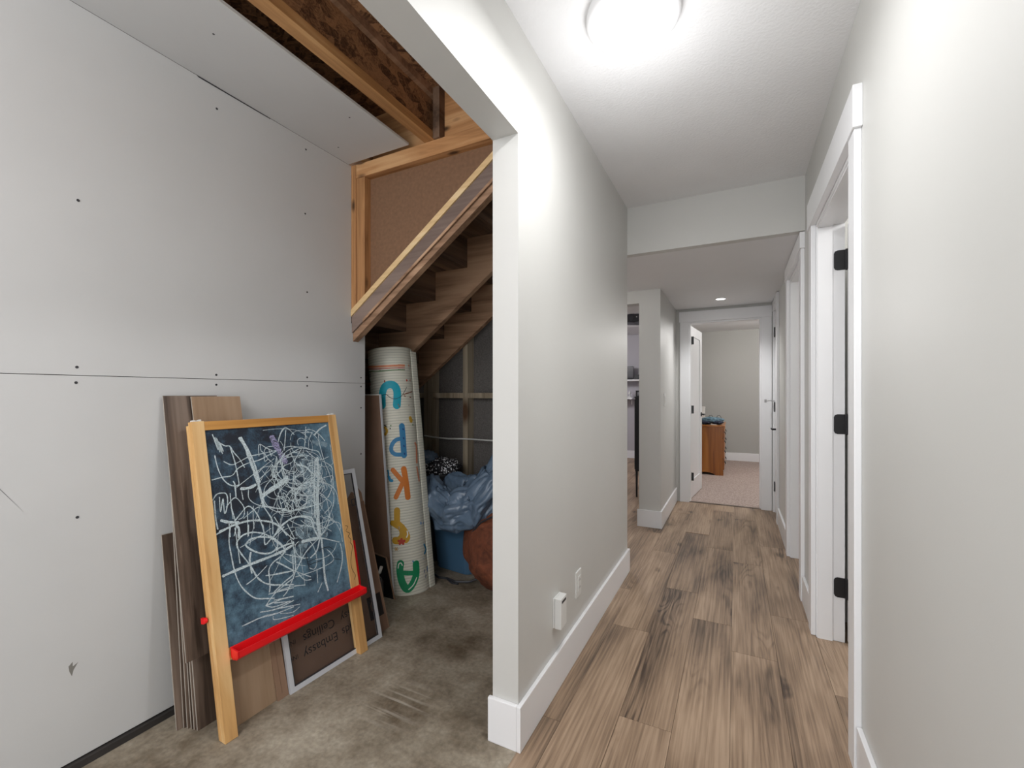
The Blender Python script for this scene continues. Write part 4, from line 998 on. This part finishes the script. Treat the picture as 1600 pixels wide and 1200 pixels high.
def flip(y, z):  # text rotated by half a turn on the leaning face, read from +x
    return Matrix(((0, 0, 1, 0.0006), (-1, 0, 0, y), (0, -1, 0, z), (0, 0, 0, 1)))
for s, y, z, sz in (('onds', 0.385, 0.118, 0.052), ('Embassy', 0.262, 0.118, 0.052), ('INC', 0.062, 0.118, 0.026), ('assy', 0.375, 0.178, 0.052), ('Ceilings', 0.258, 0.178, 0.052), ('INC', 0.062, 0.178, 0.026)):
    txt('printed_lettering', s, sz, M['ink'], cb, flip(y, z))
obj('print_patch', B(0.0, 0.0005, 0.455, 0.545, 0.075, 0.185), M['ink'], cb, world=False)
mb = MB()
ribbon(mb, [(0.49 + 0.018 * math.cos(a), 0.135 + 0.024 * math.sin(a)) for a in [k * 0.7 for k in range(9)]], 0.004, lambda a, b: (0.0009, a, b))
ribbon(mb, [(0.484, 0.125), (0.492, 0.12), (0.496, 0.135), (0.49, 0.147)], 0.003, lambda a, b: (0.0009, a, b))
obj('print_ring', mb, M['card'], cb, world=False)
cs = thing('cardboard_strip', 'narrow tan cardboard strip standing between the oak plank and the window screen', 'cardboard', (-1.590, 1.122, 0), frame_rot(0.0, 0.26))
obj('sheet', lean(-0.005, 0, 0, 0.046, 0, 0.60, 0.26, True), M['cardlight'], cs, world=False)
obj('crease', B(0.0, 0.0008, 0.020, 0.0215, 0.02, 0.58), M['card'], cs, world=False)

ST = 0.24
sc = thing('window_screen', 'white framed window screen with dark mesh behind the easel', 'window screen', (-1.580, 1.1695, 0), frame_rot(0.05, ST))
fw_ = 0.020
obj('frame_bar', lean(-0.012, 0, 0, fw_, 0, 0.839, ST, True), M['alu'], sc, world=False)
obj('frame_bar', lean(-0.012, 0, 0.485 - fw_, 0.485, 0, 0.839, ST, True), M['alu'], sc, world=False)
obj('frame_bar', lean(-0.012, 0, fw_, 0.485 - fw_, 0, fw_, ST, True), M['alu'], sc, world=False)
obj('frame_bar', B(-0.012, 0, fw_, 0.485 - fw_, 0.839 - fw_, 0.839), M['alu'], sc, world=False)
obj('mesh_panel', B(-0.0055, -0.005, fw_, 0.485 - fw_, fw_, 0.839 - fw_), M['mesh'], sc, world=False)
g = 0.004
obj('spline', B(-0.006, -0.001, fw_, fw_ + g, fw_, 0.819).box(-0.006, -0.001, 0.465 - g, 0.465, fw_, 0.819).box(-0.006, -0.001, fw_, 0.465, fw_, fw_ + g).box(-0.006, -0.001, fw_, 0.465, 0.819 - g, 0.819), M['screw'], sc, world=False)
sq = [(0.405, 0.60), (0.43, 0.60), (0.43, 0.635), (0.405, 0.635)]
obj('printed_square', MB().box(-0.0048, -0.0044, 0.436, 0.460, 0.655, 0.659).box(-0.0048, -0.0044, 0.436, 0.460, 0.685, 0.689).box(-0.0048, -0.0044, 0.436, 0.440, 0.655, 0.689).box(-0.0048, -0.0044, 0.456, 0.460, 0.655, 0.689), M['screw'], sc, world=False)

t = thing('leaning_board', 'tall dark brown board with a white right edge between drywall end and rolled mat', 'board', (-1.95, 2.015, 0))
obj('board', MB().prism([(-2.25, 0.0), (-1.806, 0.0), (-1.911, 1.19), (-2.25, 1.19)], 1, 2.006, 2.016), M['card'], t)
obj('edge_strip', MB().prism([(-1.806, 0.0), (-1.800, 0.0), (-1.905, 1.196), (-1.911, 1.19)], 1, 2.004, 2.016), M['alu'], t)
obj('top_edge_strip', MB().prism([(-2.25, 1.19), (-1.911, 1.19), (-1.905, 1.196), (-2.25, 1.196)], 1, 2.004, 2.016), M['gypsum'], t)
t = thing('small_board', 'small black board with a pale edge on the floor beside the mat', 'board', (-1.88, 1.99, 0))
obj('board', MB().prism([(-2.02, 0.0), (-1.779, 0.0), (-1.842, 0.230), (-1.92, 0.240), (-2.02, 0.245)], 1, 1.985, 1.993), paint('black_sheet', (0.006, 0.006, 0.007), 0.6), t)
obj('edge_strip', MB().prism([(-1.779, 0.0), (-1.775, 0.0), (-1.838, 0.234), (-1.842, 0.230)], 1, 1.983, 1.993).prism([(-2.02, 0.245), (-1.92, 0.240), (-1.842, 0.230), (-1.838, 0.234), (-1.92, 0.245), (-2.02, 0.250)], 1, 1.983, 1.993), M['cardlight'], t)
t = thing('sealant_tube', 'small dark sealant tube with a pale nozzle standing before the black panel', 'tube', (-1.84, 1.93, 0))
obj('body', MB().lathe([(0.026, 0), (0.027, 0.004), (0.025, 0.11), (0.014, 0.135)], (-1.84, 1.93, 0), 2, 20), M['screw'], t, smooth=True)
obj('nozzle', MB().tube([(-1.84, 1.93, 0.134), (-1.838, 1.932, 0.165), (-1.828, 1.935, 0.20)], 0.009, 10), M['gypsum'], t, smooth=True)

# ================================================================== ROLLED PLAY MAT
e1 = Vector((-0.99137, 0.0, -0.13106)); e2 = Vector((-0.0044, -0.99944, 0.0333)); ax3 = Vector((-0.13099, 0.03359, 0.99081))
RM = Matrix(((e1.x, e2.x, ax3.x), (e1.y, e2.y, ax3.y), (e1.z, e2.z, ax3.z)))
mt = thing('play_mat', 'rolled cream foam mat with coloured upside-down letters under the stairs', 'play mat', (-1.825, 2.165, 0), RM)
def hfloor(x, y): return -(e1.z * x + e2.z * y) / ax3.z + 0.001
def roll_mesh(th0, th1, r0, r1, thick, n, top=1.49):
    mb = MB(); prev = None
    for i in range(n + 1):
        f = i / n; th = th0 + (th1 - th0) * f; r = r0 + (r1 - r0) * f
        ring = []
        for rr in (r, r - thick):
            x, y = rr * math.cos(th), rr * math.sin(th)
            ring += [(x, y, hfloor(x, y)), (x, y, top)]
        b = len(mb.v); mb.v += ring
        if prev is not None:
            a = prev
            mb.f += [(a, b, b + 1, a + 1), (a + 2, a + 3, b + 3, b + 2), (a + 1, b + 1, b + 3, a + 3), (a, a + 2, b + 2, b)]
        else: mb.f.append((b, b + 1, b + 3, b + 2))
        prev = b
    mb.f.append((prev, prev + 2, prev + 3, prev + 1))
    return mb
S0 = R(196)
obj('outer_turn', roll_mesh(S0, S0 - R(352), 0.140, 0.139, 0.008, 90), M['foam'], mt, smooth=False, world=False)
obj('loose_edge', roll_mesh(S0 + R(16), S0 + R(1.5), 0.166, 0.145, 0.009, 8, 1.47), M['foam'], mt, world=False)
obj('edge_binding', roll_mesh(S0 + R(17.5), S0 + R(16.1), 0.168, 0.1662, 0.011, 2, 1.465), M['mitred'], mt, world=False)
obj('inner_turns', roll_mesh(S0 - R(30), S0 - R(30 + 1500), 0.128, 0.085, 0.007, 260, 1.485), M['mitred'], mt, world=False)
LN = dict(teal='turquoise upside-down letter U', blue='blue upside-down letter P', orange='orange upside-down letter K', mustard='mustard yellow upside-down letter', green='green upside-down letter A')
runs = []
for i, (w, col, pts) in enumerate(MATMARKS):
    if runs and runs[-1][0] == col and col in ('teal', 'blue', 'orange', 'mustard', 'green', 'tan', 'red') and not (col == 'red' and len(pts) > 2): mb = runs[-1][1]
    else:
        mb = MB(); runs.append((col, mb))
    rr = 0.1404 + i * 0.00003
    ribbon(mb, [(a * 0.14, h) for a, h in pts], w * (1.22 if w > 0.018 else 1.0), (lambda rr: (lambda s, h: (rr * math.cos(s / 0.14), rr * math.sin(s / 0.14), h)))(rr), 0.0, 8)
seen_l = set()
for col, mb in runs:
    let = col in LN and col not in seen_l
    seen_l.add(col)
    tag(obj('printed_letter' if let else 'printed_mark', mb, M['p_' + col], mt, world=False), LN.get(col) if let else None)

# ================================================================== SOFT AND LUMPY THINGS
def blob(name, c, rad, mat, parent, amp=0.12, fr=3.0, seed=0, nu=40, nv=28, floor=None, sq=1.0):
    mb = MB()
    for i in range(nv + 1):
        ph = math.pi * i / nv
        for j in range(nu):
            th = 2 * math.pi * j / nu
            d = Vector((math.sin(ph) * math.cos(th), math.sin(ph) * math.sin(th), math.cos(ph)))
            k = 1 + amp * noise.noise(d * fr + Vector((seed, 0, 0))) * 1.6 + amp * 0.6 * abs(noise.noise(d * fr * 2.7 + Vector((0, seed, 0))))
            def pw(v): return math.copysign(abs(v) ** sq, v)
            p = [c[0] + pw(d.x) * rad[0] * k, c[1] + pw(d.y) * rad[1] * k, c[2] + pw(d.z) * rad[2] * k]
            if floor is not None: p[2] = max(p[2], floor)
            mb.v.append(tuple(p))
    for i in range(nv):
        for j in range(nu):
            a = i * nu + j; b = i * nu + (j + 1) % nu
            mb.f.append((a, b, b + nu, a + nu))
    return obj(name, mb, mat, parent, smooth=True)

def drape(name, path, mat, parent, folds=5, seed=0, n=90, nu=120):
    """swept crumpled cloth: path of (point, radius across, radius up)"""
    mb = MB()
    m = len(path) - 1
    for i in range(n + 1):
        f = i / n * m; k = min(int(f), m - 1); t = f - k
        t = t * t * (3 - 2 * t)
        p = Vector(path[k][0]).lerp(Vector(path[k + 1][0]), t)
        ra = path[k][1] * (1 - t) + path[k + 1][1] * t; rb = path[k][2] * (1 - t) + path[k + 1][2] * t
        dd = (Vector(path[k + 1][0]) - Vector(path[k][0])).normalized()
        u = dd.cross(Vector((0.3, 1, 0))).normalized(); w = dd.cross(u)
        for j in range(nu):
            a = 2 * math.pi * j / nu
            q = 1 + 0.10 * math.sin(folds * a + 1.7 * math.sin(f * 1.3 + seed)) + 0.34 * noise.noise(Vector((math.cos(a) * 1.6, math.sin(a) * 1.6, f * 1.5 + seed))) - 0.10 * abs(noise.noise(Vector((math.cos(a) * 4, math.sin(a) * 4, f * 3 + seed))))
            q -= 0.16 * (1 - abs(noise.noise(Vector((math.cos(a) * 2.6, math.sin(a) * 2.6, f * 2.2 + seed * 3))) * 2.4)) ** 3 * 0.9
            q += 0.02 * (1 - abs(noise.noise(Vector((math.cos(a) * 6 + f, math.sin(a) * 6, f * 4.0 + seed * 5))) * 2.2)) ** 2
            mb.v.append(tuple(p + u * (ra * q * math.cos(a)) + w * (rb * q * math.sin(a))))
    for i in range(n):
        for j in range(nu):
            a = i * nu + j; b = i * nu + (j + 1) % nu
            mb.f.append((a, b, b + nu, a + nu))
    mb.f.append(tuple(range(nu))[::-1]); mb.f.append(tuple(n * nu + k for k in range(nu)))
    return obj(name, mb, mat, parent, smooth=True)

# blue storage bin
t = thing('storage_bin', 'blue plastic storage bin on the concrete under the crumpled blue-grey sheet', 'bin', (-1.70, 2.62, 0), Matrix.Rotation(R(-8), 3, 'Z'))
def tub(z0, z1, a0, b0, a1, b1, r=0.05, n=6):
    mb = MB()
    for (z, a, b) in ((z0, a0, b0), (z1, a1, b1)):
        for cx, cy, s in ((1, 1, 0), (-1, 1, 1), (-1, -1, 2), (1, -1, 3)):
            for k in range(n + 1):
                an = R(90) * (s + k / n)
                mb.v.append((cx * (a - r) + r * math.cos(an), cy * (b - r) + r * math.sin(an), z))
    m = 4 * (n + 1)
    for k in range(m): mb.f.append((k, (k + 1) % m, m + (k + 1) % m, m + k))
    mb.f.append(tuple(range(m))[::-1]); mb.f.append(tuple(m + k for k in range(m)))
    return mb
obj('tub', tub(0.002, 0.33, 0.155, 0.14, 0.185, 0.17), M['bluebin'], t, smooth=False, world=False)
obj('rim', tub(0.33, 0.352, 0.198, 0.182, 0.198, 0.182), M['bluebin'], t, world=False)
obj('lid', tub(0.352, 0.372, 0.19, 0.175, 0.185, 0.17), M['bluebin'], t, world=False)

t = thing('nylon_sheet', 'crumpled blue-grey nylon sheet heaped over the blue bin', 'sheet', (-1.6, 2.5, 0.38))
drape('rolled_fold', [((-1.86, 2.44, 0.62), 0.05, 0.05), ((-1.76, 2.37, 0.50), 0.11, 0.09), ((-1.60, 2.34, 0.44), 0.13, 0.10), ((-1.44, 2.36, 0.50), 0.13, 0.11), ((-1.32, 2.42, 0.66), 0.12, 0.10), ((-1.30, 2.56, 0.86), 0.09, 0.08), ((-1.27, 2.66, 0.98), 0.04, 0.04)], M['nylon'], t, 6, 3)
drape('inner_fold', [((-1.80, 2.58, 0.60), 0.07, 0.06), ((-1.66, 2.54, 0.50), 0.13, 0.10), ((-1.50, 2.56, 0.54), 0.12, 0.10), ((-1.42, 2.62, 0.70), 0.07, 0.07), ((-1.38, 2.74, 0.90), 0.04, 0.05)], M['nylon'], t, 5, 8)
blob('crumpled_tail', (-1.66, 2.46, 0.43), (0.24, 0.15, 0.055), M['nylon'], t, 0.25, 3.5, 4)

t = thing('canvas_bag', 'rust brown canvas bag slumped on the concrete against the partition wall', 'bag', (-1.2, 2.42, 0))
blob('body', (-1.19, 2.45, 0.24), (0.34, 0.24, 0.28), M['rust'], t, 0.10, 2.4, 11, 56, 40, 0.001, 0.9)
obj('zip', MB().tube([(-1.45, 2.30, 0.34), (-1.36, 2.27, 0.43), (-1.25, 2.25, 0.49), (-1.12, 2.26, 0.52)], 0.006, 8), M['screw'], t)
obj('strap', MB().tube([(-1.79, 2.37, 0.010), (-1.72, 2.34, 0.008), (-1.66, 2.345, 0.012), (-1.58, 2.33, 0.010), (-1.50, 2.36, 0.014), (-1.44, 2.38, 0.04)], 0.007, 8).tube([(-1.66, 2.345, 0.010), (-1.60, 2.31, 0.008), (-1.55, 2.31, 0.010)], 0.006, 8), M['screw'], t)

t = thing('laundry_hamper', 'tall dark hamper with light through holes painted as white dots, behind the blue-grey sheet', 'hamper', (-1.97, 2.67, 0))
obj('body', MB().lathe([(0.115, 0.002), (0.15, 0.60), (0.154, 0.61), (0.154, 0.625)], (-1.97, 2.67, 0), 2, 32), M['screw'], t, smooth=True)
blob('hole_light_dots', (-1.94, 2.66, 0.655), (0.145, 0.13, 0.075), M['spots'], t, 0.16, 3.0, 5)  # dots painted for light coming through the basket's holes
blob('grey_cloth', (-2.02, 2.60, 0.735), (0.075, 0.07, 0.05), M['nylon'], t, 0.15, 3.0, 15)

# ================================================================== BEDROOM
t = thing('dresser', 'orange-brown wooden dresser with side to the hall, seen through the bedroom doorway', 'dresser', (-0.38, 7.6, 0.004))
def side(y0, y1):
    arch = [(-0.53 + 0.24 * k / 8, 0.004 + 0.035 * math.sin(math.pi * min(1, k / 8)) ** 0.5) for k in range(9)]
    pts = [(-0.62, 0.0045), (-0.62, 0.71), (-0.172, 0.71), (-0.172, 0.0045), (-0.27, 0.0045), (-0.29, 0.022), (-0.33, 0.036), (-0.40, 0.044), (-0.47, 0.036), (-0.51, 0.022), (-0.53, 0.0045)]
    return MB().prism(pts, 1, y0, y1)
obj('side_panel', side(7.12, 7.14), M['cherry'], t)
obj('side_panel', side(8.03, 8.05), M['cherry'], t)
obj('carcass', B(-0.62, -0.176, 7.14, 8.03, 0.06, 0.70), M['cherry'], t)
obj('top', B(-0.63, -0.145, 7.10, 8.07, 0.71, 0.735), M['cherry'], t, 0.004)
obj('front_foot', B(-0.176, -0.165, 7.125, 7.21, 0.0045, 0.08), M['cherry'], t)
obj('front_foot', B(-0.176, -0.165, 7.96, 8.045, 0.0045, 0.08), M['cherry'], t)
z = 0.085
for h in (0.165, 0.155, 0.14, 0.125):
    d = obj('drawer', B(-0.175, -0.155, 7.15, 8.02, z, z + h - 0.008), M['cherry'], t, 0.004)
    for y in (7.33, 7.84):
        obj('drawer_pull', MB().tube([(-0.156, y - 0.04, z + h / 2 + 0.015), (-0.145, y - 0.035, z + h / 2 + 0.012), (-0.138, y - 0.02, z + h / 2 - 0.012), (-0.138, y + 0.02, z + h / 2 - 0.012), (-0.145, y + 0.035, z + h / 2 + 0.012), (-0.156, y + 0.04, z + h / 2 + 0.015)], 0.0045, 8).lathe([(0.010, -0.002), (0.010, 0.003)], (-0.154, y - 0.04, z + h / 2 + 0.015), 0, 10).lathe([(0.014, -0.002), (0.014, 0.003)], (-0.154, y + 0.04, z + h / 2 + 0.015), 0, 10), M['screw'], d)
    z += h
t = thing('fabric_bag', 'soft teal and navy bag with wire handles lying on the dresser top', 'bag', (-0.34, 7.33, 0.735))
blob('body', (-0.33, 7.33, 0.800), (0.165, 0.12, 0.045), M['denim'], t, 0.15, 3.0, 21)
blob('navy_trim', (-0.41, 7.28, 0.768), (0.085, 0.10, 0.032), M['darknavy'], t, 0.15, 3.0, 22)
blob('navy_trim', (-0.245, 7.28, 0.770), (0.075, 0.10, 0.030), M['darknavy'], t, 0.15, 3.0, 23)
for x in (-0.34, -0.23):
    obj('handle', MB().tube([(x - 0.03, 7.30, 0.83), (x - 0.02, 7.30, 0.865), (x + 0.01, 7.30, 0.875), (x + 0.03, 7.30, 0.85), (x + 0.035, 7.30, 0.82)], 0.004, 6), M['screw'], t)
obj('white_tag', B(-0.33, -0.25, 7.165, 7.172, 0.737, 0.748), M['plastic'], t)
t = thing('white_box', 'upright white box at the back of the dresser beside the open bedroom door', 'box', (-0.50, 7.9, 0.735))
obj('body', B(-0.56, -0.455, 7.85, 7.95, 0.735, 0.965), M['plastic'], t, 0.003)
obj('lid', B(-0.563, -0.452, 7.847, 7.953, 0.965, 0.985), M['plastic'], t, 0.002)

# ================================================================== OFFICE SEEN PAST THE CORNER
def shelf(x0, x1, z, label):
    t = thing('wall_shelf', label, 'shelf', ((x0 + x1) / 2, 8.35, z))
    obj('board', B(x0, x1, 8.08, 8.348, z - 0.025, z), M['white'], t, 0.002)
    for x in (x0 + 0.15, x1 - 0.06):
        obj('bracket', B(x - 0.01, x + 0.01, 8.20, 8.348, z - 0.045, z - 0.025).box(x - 0.01, x + 0.01, 8.335, 8.348, z - 0.13, z - 0.045), M['white'], t)
shelf(-2.9, -1.35, 1.455, 'upper white wall shelf in the far office, the one holding the monitor')
shelf(-2.9, -1.67, 1.125, 'lower white wall shelf in the far office')
t = thing('monitor', 'dark grey screen standing on the upper office shelf', 'monitor', (-1.83, 8.2, 1.455))
obj('screen', B(-2.02, -1.665, 8.18, 8.21, 1.485, 1.70), paint('dark_screen', (0.05, 0.048, 0.055), 0.3), t, 0.004)
obj('stand', B(-1.95, -1.70, 8.13, 8.26, 1.4555, 1.465).box(-1.86, -1.80, 8.19, 8.205, 1.465, 1.49), M['black'], t)
t = thing('small_speaker', 'small black box beside the dark screen on the upper office shelf', 'speaker', (-1.6, 8.2, 1.455))
obj('cabinet', B(-1.645, -1.55, 8.15, 8.24, 1.4555, 1.545), M['black'], t, 0.004)
obj('driver', MB().lathe([(0.028, -0.001), (0.024, 0.0), (0.008, 0.004)], (-1.597, 8.148, 1.5), 1, 20), M['screw'], t)
t = thing('ornament', 'small white ornament on the lower office shelf', 'ornament', (-1.74, 8.2, 1.125))
obj('base', MB().lathe([(0.035, 0), (0.035, 0.02), (0.012, 0.03), (0.010, 0.05)], (-1.74, 8.2, 1.1255), 2, 16), M['plastic'], t, smooth=True)
obj('bird', MB().lathe([(0.004, 0.0), (0.022, 0.015), (0.026, 0.035), (0.014, 0.06), (0.003, 0.085)], (-1.74, 8.2, 1.175), 2, 16), M['plastic'], t, smooth=True)
t = thing('black_cabinet', 'narrow tall black cabinet on legs just inside the office opening', 'cabinet', (-0.98, 5.5, 0))
obj('carcass', B(-1.045, -0.915, 5.22, 5.78, 0.30, 1.15), M['black'], t, 0.002)
obj('top', B(-1.05, -0.91, 5.21, 5.79, 1.15, 1.165), M['black'], t, 0.002)
obj('door', B(-1.056, -1.046, 5.24, 5.76, 0.32, 1.13), M['black'], t, 0.002)
for x in (-1.03, -0.945):
    for y in (5.235, 5.745):
        obj('leg', MB().lathe([(0.010, 0.0), (0.014, 0.30)], (x, y, 0), 2, 12), M['black'], t)
t = thing('picture_frame', 'small black picture frame standing on the tall black cabinet', 'picture frame', (-1.0, 5.3, 1.165))
obj('frame', B(-1.048, -1.036, 5.27, 5.285, 1.1655, 1.235).box(-0.985, -0.973, 5.27, 5.285, 1.1655, 1.235).box(-1.036, -0.985, 5.27, 5.285, 1.1655, 1.178).box(-1.036, -0.985, 5.27, 5.285, 1.223, 1.235), M['black'], t)
obj('photo', B(-1.036, -0.985, 5.276, 5.282, 1.178, 1.223), paint('grey_photo_print', (0.30, 0.30, 0.32), 0.4, 0.7, 90), t)
obj('stand', B(-1.015, -1.005, 5.285, 5.32, 1.1655, 1.19), M['black'], t)
t = thing('projector', 'black projector hung under the office ceiling', 'projector', (-1.28, 6.0, 2.31))
obj('body', MB().prism([(-1.50, 2.20), (-1.42, 2.17), (-1.22, 2.145), (-1.10, 2.16), (-1.08, 2.25), (-1.50, 2.26)], 1, 5.95, 6.25), M['black'], t, 0.006)
obj('mount', MB().lathe([(0.02, 0.0), (0.02, 0.035), (0.05, 0.035), (0.05, 0.042)], (-1.28, 6.1, 2.25), 2, 16), M['black'], t)
obj('lens', MB().lathe([(0.03, -0.012), (0.03, 0.0)], (-1.235, 5.948, 2.20), 1, 20), M['screw'], t)
obj('indicator', MB().lathe([(0.008, -0.003), (0.008, 0.0)], (-1.17, 5.948, 2.215), 1, 10), M['plastic'], t)
